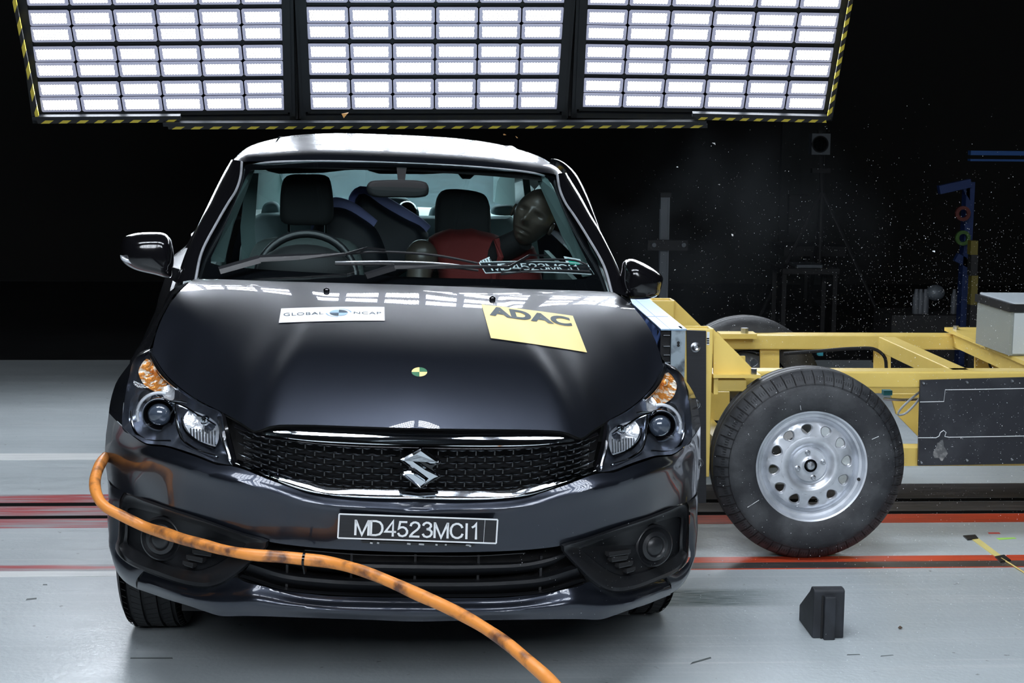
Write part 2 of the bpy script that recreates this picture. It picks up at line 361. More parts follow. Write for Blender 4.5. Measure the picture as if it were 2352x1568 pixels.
# ------------------------------------------------------------------ floor, walls, ceiling
def floor_mat():
    m = bpy.data.materials.new('epoxy_floor'); m.use_nodes = True; nt = m.node_tree; b = nt.nodes['Principled BSDF']
    tc = nt.nodes.new('ShaderNodeTexCoord')
    def noise(scale, st, det, lo, hi):
        mp = nt.nodes.new('ShaderNodeMapping'); mp.inputs['Scale'].default_value = st
        n = nt.nodes.new('ShaderNodeTexNoise'); n.inputs['Scale'].default_value = scale; n.inputs['Detail'].default_value = det
        r = nt.nodes.new('ShaderNodeMapRange'); r.inputs[1].default_value = lo; r.inputs[2].default_value = hi
        nt.links.new(tc.outputs['Object'], mp.inputs[0]); nt.links.new(mp.outputs[0], n.inputs['Vector']); nt.links.new(n.outputs['Fac'], r.inputs[0])
        return r.outputs[0]
    def mix(f, a, c):
        x = nt.nodes.new('ShaderNodeMixRGB'); nt.links.new(f, x.inputs[0])
        if isinstance(a, tuple): x.inputs[1].default_value = (*a, 1)
        else: nt.links.new(a, x.inputs[1])
        x.inputs[2].default_value = (*c, 1); return x.outputs[0]
    a = mix(noise(1.2, (.5, 2.5, 1), 5, .35, .7), (.50, .55, .57), (.42, .47, .49))
    a = mix(noise(3, (.3, 14, 1), 8, .55, .85), a, (.60, .62, .63))
    sc_ = noise(26, (1, 1, 1), 3, .70, .74); 
    a = mix(sc_, a, (.22, .24, .25))
    # tyre scuff left of the wedge
    sx = nt.nodes.new('ShaderNodeSeparateXYZ'); nt.links.new(tc.outputs['Object'], sx.inputs[0])
    def band(sock, lo, hi, soft):
        r1 = nt.nodes.new('ShaderNodeMapRange'); r1.inputs[1].default_value = lo; r1.inputs[2].default_value = lo+soft
        r2 = nt.nodes.new('ShaderNodeMapRange'); r2.inputs[1].default_value = hi-soft; r2.inputs[2].default_value = hi; r2.inputs[3].default_value = 1; r2.inputs[4].default_value = 0
        nt.links.new(sock, r1.inputs[0]); nt.links.new(sock, r2.inputs[0])
        k = nt.nodes.new('ShaderNodeMath'); k.operation = 'MULTIPLY'; nt.links.new(r1.outputs[0], k.inputs[0]); nt.links.new(r2.outputs[0], k.inputs[1]); return k.outputs[0]
    k = nt.nodes.new('ShaderNodeMath'); k.operation = 'MULTIPLY'
    nt.links.new(band(sx.outputs[0], .3, 1.22, .28), k.inputs[0]); nt.links.new(band(sx.outputs[1], 4.88, 5.10, .04), k.inputs[1])
    k2 = nt.nodes.new('ShaderNodeMath'); k2.operation = 'MULTIPLY'
    nt.links.new(k.outputs[0], k2.inputs[0]); nt.links.new(noise(9, (1.2, 30, 1), 6, .32, .55), k2.inputs[1])
    a = mix(k2.outputs[0], a, (.13, .17, .17))
    nt.links.new(a, b.inputs['Base Color'])
    r = nt.nodes.new('ShaderNodeMapRange'); r.inputs[3].default_value = .28; r.inputs[4].default_value = .42
    nt.links.new(noise(5, (1, 3, 1), 5, .3, .7), r.inputs[0]); nt.links.new(r.outputs[0], b.inputs['Roughness'])
    n = nt.nodes.new('ShaderNodeTexNoise'); n.inputs['Scale'].default_value = 60; n.inputs['Detail'].default_value = 5
    nt.links.new(tc.outputs['Object'], n.inputs['Vector'])
    bp = nt.nodes.new('ShaderNodeBump'); bp.inputs['Strength'].default_value = .12; bp.inputs['Distance'].default_value = .01
    nt.links.new(n.outputs['Fac'], bp.inputs['Height']); nt.links.new(bp.outputs[0], b.inputs['Normal'])
    return m
XL, XR, YF, YB, ZC = -7., 9., -4., 15.1, 6.5
tag(MB().box((XL, YF, -.12), (XR, YB, 0)).make('floor', floor_mat(), smooth=False), kind='structure')
tag(MB().box((XL, YB, -.12), (XR, YB+.15, ZC)).make('wall_back', M['hall_dark'], smooth=False), kind='structure')
tag(MB().box((XL-.15, YF, -.12), (XL, YB, ZC)).make('wall_left', M['hall_dark'], smooth=False), kind='structure')
tag(MB().box((XR, YF, -.12), (XR+.15, YB, ZC)).make('wall_right', M['hall_dark'], smooth=False), kind='structure')
tag(MB().box((XL, YF-.15, -.12), (XR, YF, ZC)).make('wall_front', M['hall_dark'], smooth=False), kind='structure')
tag(MB().box((XL, YF, ZC), (XR, YB, ZC+.15)).make('ceiling', M['hall_dark'], smooth=False), kind='structure')
# a lighter door leaf far back on the right
dd = [WY(u, v, 15.08) for u, v in ((1782, 690), (1880, 690), (1880, 240), (1782, 240))]
tag(MB().box((dd[0][0], 15.02, 0.0), (dd[1][0], 15.09, dd[2][2])).make('door_1', mat('door_leaf', (.014, .016, .015), .8, noise=(3, (.010, .012, .011), .4, .7, 4, (6, 1, 1))), smooth=False), kind='structure')

# painted lines and the steel strips of the sled track
tn = [0]
def strip(y0, y1, x0, x1, m_, z=.0012):
    tn[0] += 1
    V = []
    for x in (x0, x1):
        s_ = .008*(x+1.45)                      # the track is turned a little against the room
        V += [(x, y0+s_, .0), (x, y1+s_, .0), (x, y1+s_, z), (x, y0+s_, z)]
    tag(obj('trim_%d' % tn[0], V, [(0, 1, 2, 3), (4, 7, 6, 5), (3, 2, 6, 7), (0, 4, 5, 1), (1, 5, 6, 2), (0, 3, 7, 4)], m_, smooth=False), kind='structure')
yl = lambda v: WZ(120, v, 0)[1]
M['floor_unlit'] = mat('unlit_floor_tone', (.022, .023, .024), .5, noise=(2, (.014, .015, .016), .4, .7, 5, (1, 3, 1)))  # floor colour painted dark, standing in for light missing beyond the panels
strip(10.15, YB-.01, -6.99, 8.99, M['floor_unlit'])
X0, X1 = -6.9, 8.9
strip(yl(1056), yl(1041), X0, .9, M['stripe_white'])
strip(yl(1154), yl(1136), X0, .5, M['stripe_pink'])
strip(yl(1162), yl(1155), X0, X1, M['slot'], .0016)
strip(yl(1184), yl(1163), X0, .5, M['stripe_pink'])
strip(yl(1191), yl(1185), X0, X1, M['slot'], .0016)
strip(yl(1212), yl(1192), X0, .5, M['stripe_pink'])
strip(yl(1311), yl(1298), X0, -.4, M['stripe_pink'])
strip(yl(1324), yl(1312), X0, -.4, M['stripe_white'])
strip(yl(1154), yl(1120), .5, X1, M['stripe_dark'])
strip(yl(1184), yl(1163), .5, X1, M['stripe_dark'])
strip(yl(1212), yl(1192), .5, X1, M['stripe_red'])
strip(yl(1304), yl(1291), -.4, X1, M['stripe_red'])
strip(yl(1318), yl(1304.5), -.4, X1, M['stripe_dark'])
strip(yl(1320), yl(1318.5), -.4, X1, M['stripe_red'])

# ------------------------------------------------------------------ lamp rigs
def led_mat(power, name):
    m = bpy.data.materials.new(name); m.use_nodes = True; nt = m.node_tree; nt.nodes.clear()
    out = nt.nodes.new('ShaderNodeOutputMaterial'); em = nt.nodes.new('ShaderNodeEmission')
    tc = nt.nodes.new('ShaderNodeTexCoord'); sx = nt.nodes.new('ShaderNodeSeparateXYZ'); nt.links.new(tc.outputs['UV'], sx.inputs[0])
    def mth(op, a, b_=None):
        x = nt.nodes.new('ShaderNodeMath'); x.operation = op
        for i, q in enumerate((a, b_)):
            if q is None: continue
            if isinstance(q, (int, float)): x.inputs[i].default_value = q
            else: nt.links.new(q, x.inputs[i])
        return x.outputs[0]
    v = mth('MULTIPLY', sx.outputs[1], 4); row = mth('FLOOR', v); odd = mth('MULTIPLY', mth('MODULO', row, 2), .5)
    u = mth('ADD', mth('MULTIPLY', sx.outputs[0], 12), odd)
    fu = mth('SUBTRACT', mth('FRACT', u), .5); fv = mth('SUBTRACT', mth('FRACT', v), .5)
    d = mth('SQRT', mth('ADD', mth('MULTIPLY', fu, fu), mth('MULTIPLY', fv, fv)))
    r = nt.nodes.new('ShaderNodeMapRange'); r.inputs[1].default_value = .35; r.inputs[2].default_value = .47; r.inputs[3].default_value = 1.; r.inputs[4].default_value = .013
    nt.links.new(d, r.inputs[0])
    em.inputs[0].default_value = (.86, .92, 1., 1); nt.links.new(mth('MULTIPLY', r.outputs[0], power), em.inputs[1]); nt.links.new(em.outputs[0], out.inputs[0])
    return m
def hazard():
    m = bpy.data.materials.new('hazard_tape'); m.use_nodes = True; nt = m.node_tree; b = nt.nodes['Principled BSDF']
    b.inputs['Roughness'].default_value = .5
    tc = nt.nodes.new('ShaderNodeTexCoord'); sx = nt.nodes.new('ShaderNodeSeparateXYZ'); nt.links.new(tc.outputs['UV'], sx.inputs[0])
    r = nt.nodes.new('ShaderNodeMath'); r.operation = 'FRACT'; nt.links.new(sx.outputs[0], r.inputs[0])
    g = nt.nodes.new('ShaderNodeMath'); g.operation = 'GREATER_THAN'; g.inputs[1].default_value = .52; nt.links.new(r.outputs[0], g.inputs[0])
    x = nt.nodes.new('ShaderNodeMixRGB'); nt.links.new(g.outputs[0], x.inputs[0]); x.inputs[1].default_value = (.008, .008, .008, 1); x.inputs[2].default_value = (.62, .50, .05, 1)
    nt.links.new(x.outputs[0], b.inputs['Base Color']); return m
HZ = hazard()
def hazard_bar(name, a, b, dn, w_, n_, pitch=.113):
    """a striped band from a to b, w_ wide along dn, facing n_"""
    a, b, dn, n_ = [np.array(q, float) for q in (a, b, dn, n_)]
    V = [a, b, b+dn*w_, a+dn*w_]; V += [p-n_*.012 for p in V]
    L = np.linalg.norm(b-a)/pitch
    o = obj(name, V, [(0, 1, 2, 3), (7, 6, 5, 4), (0, 4, 5, 1), (1, 5, 6, 2), (2, 6, 7, 3), (3, 7, 4, 0)], HZ, smooth=False)
    uv = o.data.uv_layers.new(name='stripes'); 
    for l in o.data.loops:
        i = np.array(o.data.vertices[l.vertex_index].co); t = np.dot(i-a, (b-a))/np.dot(b-a, b-a)*L
        k = np.dot(i-a, dn)/w_
        uv.data[l.index].uv = (t+.33*k, k)
    return o
TILT = radians(57.6)
UP = np.array([0, -cos(TILT), sin(TILT)]); NP = np.array([0, -sin(TILT), -cos(TILT)]); PB = WY(1000, 268, 8.6)
def onp(u, v, off=0.): d = ray(u, v); return EYE + d*(np.dot(PB+NP*off-EYE, NP)/np.dot(d, NP))
M_PLATE = mat('lamp_cover', (.25, .26, .3), .3, emit=(.52, .55, .78), est=.42)
M_LED = led_mat(LED_POWER, 'led_field'); M_LED2 = led_mat(RIG_POWER, 'led_field_overhead')
def lamp_mesh(name, cw, ch, led):
    """one lamp: bevelled tray, cover plate with cut corners, field of leds; x right, y up, z out"""
    V, Fc, MI = [], [], []
    def ring(x, y, cut, z):
        n = len(V)
        for sx_, sy_, o_ in ((1, 1, 0), (-1, 1, 1), (-1, -1, 0), (1, -1, 1)):
            q = [(sx_*(x-cut), sy_*y, z), (sx_*x, sy_*(y-cut), z)]
            V.extend(q if o_ else q[::-1])
        return [n+i for i in range(8)]
    def join(a, b, mi):
        for i in range(8): Fc.append((a[i], a[(i+1) % 8], b[(i+1) % 8], b[i])); MI.append(mi)
    x, y = cw*.485, ch*.48
    r0 = ring(x, y, .003, -.05); r1 = ring(x, y, .008, .0); r2 = ring(x*.96, y*.92, .014, .004)
    join(r0, r1, 0); join(r1, r2, 1); Fc.append(tuple(r0[::-1])); MI.append(0)
    r3 = ring(x*.83, y*.66, .002, .0045); join(r2, r3, 1); Fc.append(tuple(r3)); MI.append(2)
    me = bpy.data.meshes.new(name); me.from_pydata([tuple(map(float, p)) for p in V], [], Fc); me.update()
    for m_ in (M['frame_dark'], M_PLATE, led): me.materials.append(m_)
    me.polygons.foreach_set('material_index', MI)
    uv = me.uv_layers.new(name='field')
    for l in me.loops:
        c = me.vertices[l.vertex_index].co; uv.data[l.index].uv = ((c.x/(x*.83)+1)/2, (c.y/(y*.66)+1)/2)
    return me
def lamp_panel(bl, br, tl, label, nrows, led, root_loc, tilted=True, hz=True, grp='led light panels'):
    """bl, br: lower corners of the lamp field; tl: direction and pitch of one row of cells upwards"""
    bl, br, row = [np.array(q, float) for q in (bl, br, tl)]
    root = place('led_light_panel', root_loc, label, 'light panel', grp)
    ex = (br-bl)/np.linalg.norm(br-bl); W = np.linalg.norm(br-bl); cw = W/6; nz = np.cross(ex, row); nz /= np.linalg.norm(nz)
    ph = np.linalg.norm(row); ch = ph*.90/2; ey = row/ph; ey2 = np.cross(nz, ex)
    me = lamp_mesh('lamp', cw, ch, led); inv = PINV[root.name]
    for j in range(nrows):
        for i in range(6):
            for k in range(2):
                c = bl + ex*(cw*(i+.5)) + row*j + ey*(ch*(k+.5)) + ey*ph*.0
                o = bpy.data.objects.new('lamp', me); COL.objects.link(o); o.parent = root
                mm = Matrix(((ex[0], ey2[0], nz[0], c[0]), (ex[1], ey2[1], nz[1], c[1]), (ex[2], ey2[2], nz[2], c[2]), (0, 0, 0, 1)))
                o.matrix_parent_inverse = inv; o.matrix_basis = mm
    top = nrows
    # frame: rails between the rows, side bars, outer bars
    b = MB()
    for j in range(nrows+1):
        p = bl+row*(j-.05)-nz*.02; b.bar(p, p+ex*W, .05, .010, up=nz) if False else b.bar(p-ex*.01, p+ex*(W+.01), .02, .04, up=ey)
    for e in (-.012, W+.012): b.bar(bl+ex*e-row*.05, bl+ex*e+row*(top), .012, .04, up=ex)
    wp(b.make('lamp_rack', M['frame_dark'], smooth=False), root)
    b = MB()
    for e in (-.035, W+.035): b.bar(bl+ex*e-ey*.07-nz*.03, bl+ex*e+row*(top)+ey*.08-nz*.03, .05, .028, up=ex)
    b.bar(bl-ex*.049-ey*.055-nz*.03, br+ex*.049-ey*.055-nz*.03, .05, .03, up=ey)
    b.bar(bl-ex*.08+row*top+ey*.06-nz*.03, br+ex*.08+row*top+ey*.06-nz*.03, .06, .045, up=ey)
    wp(b.make('outer_frame', M['frame_dark'], smooth=False), root)
    bk = MB().prism([bl-ex*.06-ey*.09-nz*.055, br+ex*.06-ey*.09-nz*.055, br+ex*.06+row*top+ey*.05-nz*.055, bl-ex*.06+row*top+ey*.05-nz*.055], -nz*.02)
    wp(bk.make('back_plate', M['matt_black'], smooth=False), root)
    return root, ex, ey, nz, W
def up_row(pb, pt, k): a = onp(*pb); b = onp(*pt); return (b-a)/k
NR = 5
PL = [((93, 258), (656, 253), (60, 14.0), 'left tilted panel of glaring led lamps hanging behind the car'),
      ((711, 252), (1282, 251), (700, 6.5), 'middle led lamp panel hanging right behind the car roof'),
      ((1335, 246), (1895, 253), (1346, 12.0), 'right tilted panel of glaring led lamps above the yellow trolley')]
panels = []
for bl_, br_, tl_, lab in PL:
    r_ = up_row(bl_, tl_, 3)
    panels.append(lamp_panel(onp(*bl_), onp(*br_), r_, lab, NR, M_LED, onp(*bl_)*.5+onp(*br_)*.5))
p0, p1_, p2_ = panels
def hz_px(panel, name, a, b, wpx_dn, pitch=.113, off=.05):
    A, Bp = onp(*a, off), onp(*b, off); C = onp(a[0]+wpx_dn[0], a[1]+wpx_dn[1], off); d = C-A; L = np.linalg.norm(d)
    wp(hazard_bar(name, A, Bp, d/L, L, NP, pitch), panel[0])
hz_px(p0, 'hazard_strip', (84, 276), (410, 273), (3, 8))
hz_px(p0, 'hazard_strip', (-10, -190), (82, 274), (9, -1), .1)
hz_px(p1_, 'hazard_strip', (385, 289), (1625, 286), (2, 8), .113)
hz_px(p2_, 'hazard_strip', (1597, 267), (1897, 274), (2, 8))
hz_px(p2_, 'hazard_strip', (1986, -190), (1900, 272), (9, 2), .1)
b = MB(); A, C = onp(375, 284, .05), onp(1622, 281, .05); b.bar(A, C, .022, .022, up=UP); wp(b.make('lower_rail', M['frame_dark'], smooth=False), p1_[0])
b = MB(); b.bar(onp(75, 270, .04), onp(415, 268, .04), .022, .022, up=UP); wp(b.make('lower_rail', M['frame_dark'], smooth=False), p0[0])
b = MB(); b.bar(onp(1590, 262, .04), onp(1905, 269, .04), .022, .022, up=UP); wp(b.make('lower_rail', M['frame_dark'], smooth=False), p2_[0])
# hangers carry the rig from the ceiling
for P_, xs in ((p0, (-1.7, -.8)), (p1_, (-.3, .6)), (p2_, (1.1, 2.0))):
    tp = PB+UP*1.30-NP*.10
    for x in xs:
        b = MB().tube([(x, tp[1]+.02, tp[2]-.12), (x, tp[1]+.02, ZC)], .02, 8); wp(b.make('hanger_rod', M['frame_dark']), P_[0])
# the same kind of panels over the crash spot
for i, (x0, lab) in enumerate(((-2.0, 'flat led panel under the ceiling over the left car wing'), (-.62, 'flat led panel under the ceiling over the car bonnet'), (.76, 'flat led panel under the ceiling over the right car wing'))):
    z = 3.9; yb, yt = 4.30, 3.1
    r_, ex, ey, nz, W = lamp_panel((x0, yb, z), (x0+1.24, yb, z), (0, -.235, 0), lab, 5, M_LED2, (x0+.62, (yb+yt)/2, z), grp='overhead light panels')
    for x in (x0+.2, x0+1.04):
        b = MB().tube([(x, 3.7, z+.05), (x, 3.7, ZC)], .02, 8); wp(b.make('hanger_rod', M['frame_dark']), r_)

# and the rig that lights the crash spot from behind the camera
M_LED3 = led_mat(FRONT_POWER, 'led_field_front')
FT = radians(62)
for i, (x0, lab) in enumerate(((-2.1, 'left lamp panel of the rig behind the camera'), (-.62, 'middle lamp panel of the rig behind the camera'), (.86, 'right lamp panel of the rig behind the camera'))):
    p = S0 = np.array([x0+1.24, -1.1, 2.3]); q = np.array([x0, -1.1, 2.3])
    r_, ex, ey, nz, W = lamp_panel(p, q, (0, .235*cos(FT), .235*sin(FT)), lab, 7, M_LED3, (x0+.62, -1.1, 2.3), grp='front light panels')
    for x in (x0+.2, x0+1.04):
        b = MB().tube([(x, -.35, 3.6), (x, -.35, ZC)], .02, 8); wp(b.make('hanger_rod', M['frame_dark']), r_)

# ================================================================== THE CAR (x to the right of the picture, y backwards, z up)
car = empty('car', tuple(CT), (0, CROLL, CYAW), 'dark graphite saloon car with stickers on its bonnet, front towards us', 'car')
S = np.array
def px(L, off=0.): return [cs(*q) if len(q) == 3 else KB(q[0], q[1], off) for q in L]

# ---- bonnet
hood_front = full(px([(965, 983, .062), (830, 979, .066), (700, 975, .074), (630, 976, .08), (607, 983, .083), (590, 990, .09), (550, 968, .16), (506, 944, .26), (455, 918, .36), (417, 892, .44), (379, 856, .54), (350, 812, .63)]))
hood_rear = full(px([(940, 654, .97), (830, 651, .975), (718, 648, .99), (590, 644, 1.03), (500, 641, 1.08), (445, 641, 1.13)]))
NU = 97
HF, HR = cr(hood_front, NU), cr(hood_rear, NU)
def bez(a, b, c, d, t): return a*(1-t)**3+3*b*t*(1-t)**2+3*c*t*t*(1-t)+d*t**3
hrows = []
for j in range(33):
    t = j/32; row = []
    for k in range(NU):
        a, d = HF[k], HR[k]; e = abs(k-(NU-1)/2)/((NU-1)/2)
        ls = d[1]-a[1]; sf = .78*(1-e)+.42*e; sr = .125*(1-e)+.07*e
        y1 = a[1]+ls*.22; y2 = d[1]-ls*.66
        b_ = S([a[0]*(1-.05)+d[0]*.05, y1, a[2]+sf*ls*.22]); c_ = S([a[0]*.25+d[0]*.75, y2, d[2]-sr*ls*.66])
        if e > .75:         # the shut line bows outwards over the wing
            q = (e-.75)/.25; b_[0] += np.sign(a[0])*.012*q; c_[0] += np.sign(a[0])*.03*q
        p = bez(a, b_, c_, d, t)
        xr = .40+.17*t; dx = (abs(p[0])-xr)/.035
        p[2] += .0008*math.exp(-dx*dx)*min(1, t*6)*min(1, (1-t)*3)
        row.append(p)
    hrows.append(row)
HV, HFc = grid(hrows)
hood = obj('bonnet', HV, HFc, M['paint'], car)
def bvh(V, Fc): return BVHTree.FromPolygons([Vector(map(float, p)) for p in V], Fc)
HB = bvh(HV, HFc)
def hit(tree, u, v, lift=.0015):
    d = CM.T @ ray(u, v); r = tree.ray_cast(Vector(CO), Vector(d))
    if r[0] is None: return None
    n = r[1] if r[1].dot(Vector(d)) < 0 else -r[1]
    return np.array(r[0]+n*lift)

# ---- wing, doors and the rest of the flank: columns along the car
lamp_out = px([(345, 803, .635), (322, 815, .60), (305, 829, .58), (297, 858, .545), (289, 894, .51), (283, 933, .49), (280, 976, .47)])
col1 = px([(344, 800, .66), (318, 812, .63), (289, 846, .61), (268, 876, .61), (258, 904, .62), (252, 930, .62), (250, 948, .60)])
side_line = cr([hrows[j][-1] for j in range(0, 33, 2)], 20)      # left shut line of the bonnet
def arch(y, yc, r=.345):
    d = abs(y-yc); return .31+sqrt(max(0, r*r-d*d)) if d < r else None
WF, WR = .88, 3.53
def topz(y): return float(np.interp(y, [.66, .8, 1.0, 1.13, 1.35, 2.0, 2.8, 3.4, 3.8, 4.2, 4.42], [.835, .895, .955, .985, .955, .975, 1.0, 1.015, 1.03, 1.02, .98]))
def topx(y): return float(np.interp(y, [.66, .8, 1.0, 1.13, 1.35, 2.0, 2.8, 3.4, 3.8, 4.2, 4.42], [.727, .722, .700, .668, .682, .712, .735, .752, .755, .735, .69]))
cols = [cr(lamp_out, 14), cr(col1, 14)]
for y in [.70, .76, .82, .88, .94, 1.0, 1.06, 1.13, 1.2, 1.23, 1.35, 1.6, 1.9, 2.2, 2.6, 2.9, 3.1, 3.17, 3.2, 3.28, 3.4, 3.53, 3.66, 3.78, 3.86, 3.9, 4.1, 4.3, 4.42]:
    wmax = float(np.interp(y, [.66, .9, 1.3, 2., 3.3, 3.9, 4.2, 4.42], [.838, .846, .842, .842, .842, .836, .81, .76]))
    zt, xt = topz(y), topx(y)
    zb = .19 if 1.0 < y < 3.4 else .22
    for yc in (WF, WR):
        a = arch(y, yc)
        if a: zb = max(zb, a)
    if y < WF: zb = max(zb, arch(y, WF) or .55)
    zm = max(zb+.03, min(.60, zt-.25)); P = [(xt, zt)]
    for k, t in enumerate((.06, .16, .30, .46, .64, .82, 1.)):
        z = zt+(zm-zt)*t
        w1 = float(np.interp(z+.13*(y-.9), [.60, .68, .73, .77, .80, .83, .86, .91, .95, 1.0, 1.1], [.846, .842, .826, .801, .775, .757, .742, .712, .691, .672, .64]))+.16*(y-.9)
        P.append((max(xt, min(wmax, w1)), z))
    P += [(wmax-.004, zb+(zm-zb)*.4), (wmax-.04 if zb < .3 else wmax-.004, zb)]
    cols.append(cr([S([-x, y, z]) for x, z in P], 14))
SV, SF = grid(cols)
obj('body_side', SV, SF, M['paint'], car); obj('body_side', [mx(p) for p in SV], SF, M['paint'], car)
# wheel arch liners, floor pan, tail, boot lid
mb = MB()
for sgn in (-1, 1):
    for yc in (WF, WR):
        for r0, r1 in (((.345, .345),)):
            n = 14; V = []
            for k in range(n+1):
                a = pi*k/n
                for x in (.80, .60): V.append((sgn*x, yc-.345*cos(a), .31+.345*sin(a)))
            mb.add(V, [(2*k, 2*k+1, 2*k+3, 2*k+2) for k in range(n)])
            mb.add([(sgn*.60, yc-.345*cos(pi*k/n), .31+.345*sin(pi*k/n)) for k in range(n+1)], [tuple(range(n+1))])
mb.box((-.60, .35, .19), (.60, 4.3, .24)); mb.box((-.84, 1.24, .20), (.84, 3.17, .25)); mb.box((-.58, .40, .24), (.58, 1.10, .66))
mb.make('underbody', M['matt_black'], car, smooth=False)
tail = loft([full([(0, 4.44, .98), (-.5, 4.40, .98), (-.69, 4.36, .98)]), full([(0, 4.47, .8), (-.5, 4.42, .8), (-.74, 4.36, .82)]), full([(0, 4.49, .5), (-.5, 4.44, .5), (-.76, 4.36, .5)]), full([(0, 4.44, .25), (-.5, 4.4, .25), (-.72, 4.34, .25)])], 25, 10)
obj('rear_end', *grid(tail), M['paint'], car)
lid = loft([full([(0, 3.93, 1.055), (-.4, 3.90, 1.05), (-.64, 3.84, 1.035)]), full([(0, 4.2, 1.06), (-.5, 4.18, 1.045), (-.69, 4.14, 1.02)]), full([(0, 4.44, 1.02), (-.5, 4.40, 1.01), (-.69, 4.36, .98)])], 25, 8)
obj('boot_lid', *grid(lid), M['paint'], car)
mb = MB()
for sgn in (-1, 1): mb.prism([(sgn*.40, 4.40, .84), (sgn*.66, 4.36, .84), (sgn*.70, 4.33, .96), (sgn*.42, 4.38, .96)], (0, .09, 0))
obj('tail_lamp', mb.V[:8], mb.F[:6], M['red_plain'], car, False); obj('tail_lamp', mb.V[8:], [tuple(i-8 for i in f) for f in mb.F[6:]], M['red_plain'], car, False)

# ---- bumper skin
rowF = [(965, 1147), (867, 1145), (786, 1142), (724, 1135), (684, 1125), (612, 1099), (539, 1071), (501, 1068), (456, 1051), (415, 1037), (383, 1027), (354, 1024), (334, 1020), (307, 1003), (281, 980, .468), (250, 948, .60)]
rowE = [(965, 1171), (855, 1166), (752, 1159), (683, 1144), (632, 1128), (580, 1113), (500, 1094), (419, 1068), (350, 1047), (300, 1030, .45), (262, 1010, .55), (243, 1000, .64)]
rowM = [(965, 1215), (855, 1210), (752, 1203), (650, 1183), (560, 1158), (470, 1128), (400, 1106), (330, 1085), (290, 1070, .46), (258, 1055, .56), (241, 1048, .64)]
rowD = [(965, 1268), (860, 1265), (760, 1260), (690, 1254), (617, 1243), (561, 1225), (470, 1193), (401, 1170), (332, 1146), (285, 1130, .44), (262, 1130, .50), (247, 1100, .60)]
FE = [tuple(.5*(a+b_) for a, b_ in zip(p, q)) if len(p) == len(q) else None for p, q in zip(rowF, rowE)]
_F, _E = cr(full(px(rowF)), 61), cr(full(px(rowE, -.024)), 61)
_M = [a*.5+b_*.5+S([0, .0015, 0]) for a, b_ in zip(_F, _E)]
_D = [p+S([0, -.0008, -.006]) for p in _E]
B1 = loft([_F, _M, _E, _D, full(px(rowM, -.006)), full(px(rowD, .016))], 121, 22)
bmp = empty('bumper', (0, 0, 0)); bmp.parent = car
BV, BF = grid(B1); obj('upper_skin', BV, BF, M['paint'], bmp); BB = bvh(BV, BF)
# outer corner beside the lamp bezel, lip below
edge_out = px([(247, 1100, .60), (250, 1150, .56), (247, 1188, .54), (253, 1230, .52), (257, 1261, .51), (262, 1296, .50), (273, 1320, .49), (290, 1338, .47), (315, 1352, .44)])
edge_in = px([(285, 1130, .44), (275, 1146, .45), (273, 1192, .455), (270, 1238, .46), (264, 1255, .465), (270, 1272, .46), (297, 1296, .42), (318, 1306), (330, 1311)])
E1 = [[a*(1-t)+b_*t+S([-.010, -.006, 0])*sin(pi*t) for t in np.linspace(0, 1, 6)] for a, b_ in zip(cr(edge_in, 24), cr(edge_out, 24))]
V, Fc = grid(E1); obj('corner_skin', V, Fc, M['paint'], bmp); obj('corner_skin', [mx(p) for p in V], Fc, M['paint'], bmp)
rowC = [(965, 1372), (850, 1371), (752, 1368), (700, 1362), (649, 1355), (600, 1345), (560, 1335), (542, 1325), (520, 1336), (504, 1344), (470, 1351), (424, 1344), (355, 1321), (330, 1311)]
rowC2 = [(965, 1383), (850, 1382), (752, 1379), (690, 1372), (640, 1362), (590, 1353), (540, 1352), (500, 1356), (460, 1358), (415, 1351), (360, 1332), (326, 1321)]
rowL = [(965, 1404), (850, 1402), (752, 1398), (690, 1392), (632, 1386), (580, 1378), (540, 1380), (500, 1380), (450, 1374), (400, 1360), (350, 1342), (318, 1334)]
rowB = [(965, 1427), (850, 1423), (700, 1418), (611, 1415), (559, 1414), (507, 1414), (472, 1404), (437, 1392), (384, 1376), (350, 1364), (315, 1352)]
offs = (.012, .004, -.02, .0)
Lr = [full([KB(u, v, o_) for u, v in r]) for r, o_ in zip((rowC, rowC2, rowL, rowB), offs)]
under = [p+S([0, .10, .0]) for p in Lr[-1]]
L1 = loft(Lr, 121, 14); LV, LF = grid(L1+[cr(under, 121)]); obj('lower_lip', LV, LF, M['paint'], bmp)

# ---- lower air intake with its slats
mb = MB()
intake_t = px([(965, 1268), (860, 1265), (760, 1260), (690, 1254), (625, 1246)], .02); intake_b = px([(965, 1373), (850, 1372), (752, 1369), (649, 1357), (546, 1326)], .02)
dt = [full([p+S([0, d_, 0]) for p in intake_t]) for d_ in (0, .09)]; db = [full([p+S([0, d_, 0]) for p in intake_b]) for d_ in (0, .09)]
V, Fc = grid([cr(dt[0], 61), cr(dt[1], 61), cr(db[1], 61), cr(db[0], 61)]); lowg = empty('lower_grille'); lowg.parent = car
obj('intake_box', V, Fc, M['matt_black'], lowg)
def slat(rows, name, m_, offs_, parent):
    R_ = [full([KB(u, v, o_) for u, v in r]) for r, o_ in zip(rows, offs_)]
    o = obj(name, *grid(loft(R_, 81, 9)), m_, parent); return o
slat([[(965, 1291), (821, 1289), (700, 1282), (640, 1270), (600, 1258)], [(965, 1300), (821, 1297), (700, 1289), (640, 1275), (602, 1262)], [(965, 1310), (821, 1307), (700, 1299), (640, 1286), (606, 1270)], [(965, 1322), (821, 1318), (700, 1308), (640, 1294), (612, 1276)]], 'slat', M['dark_trim'], (.05, .008, .018, .05), lowg)
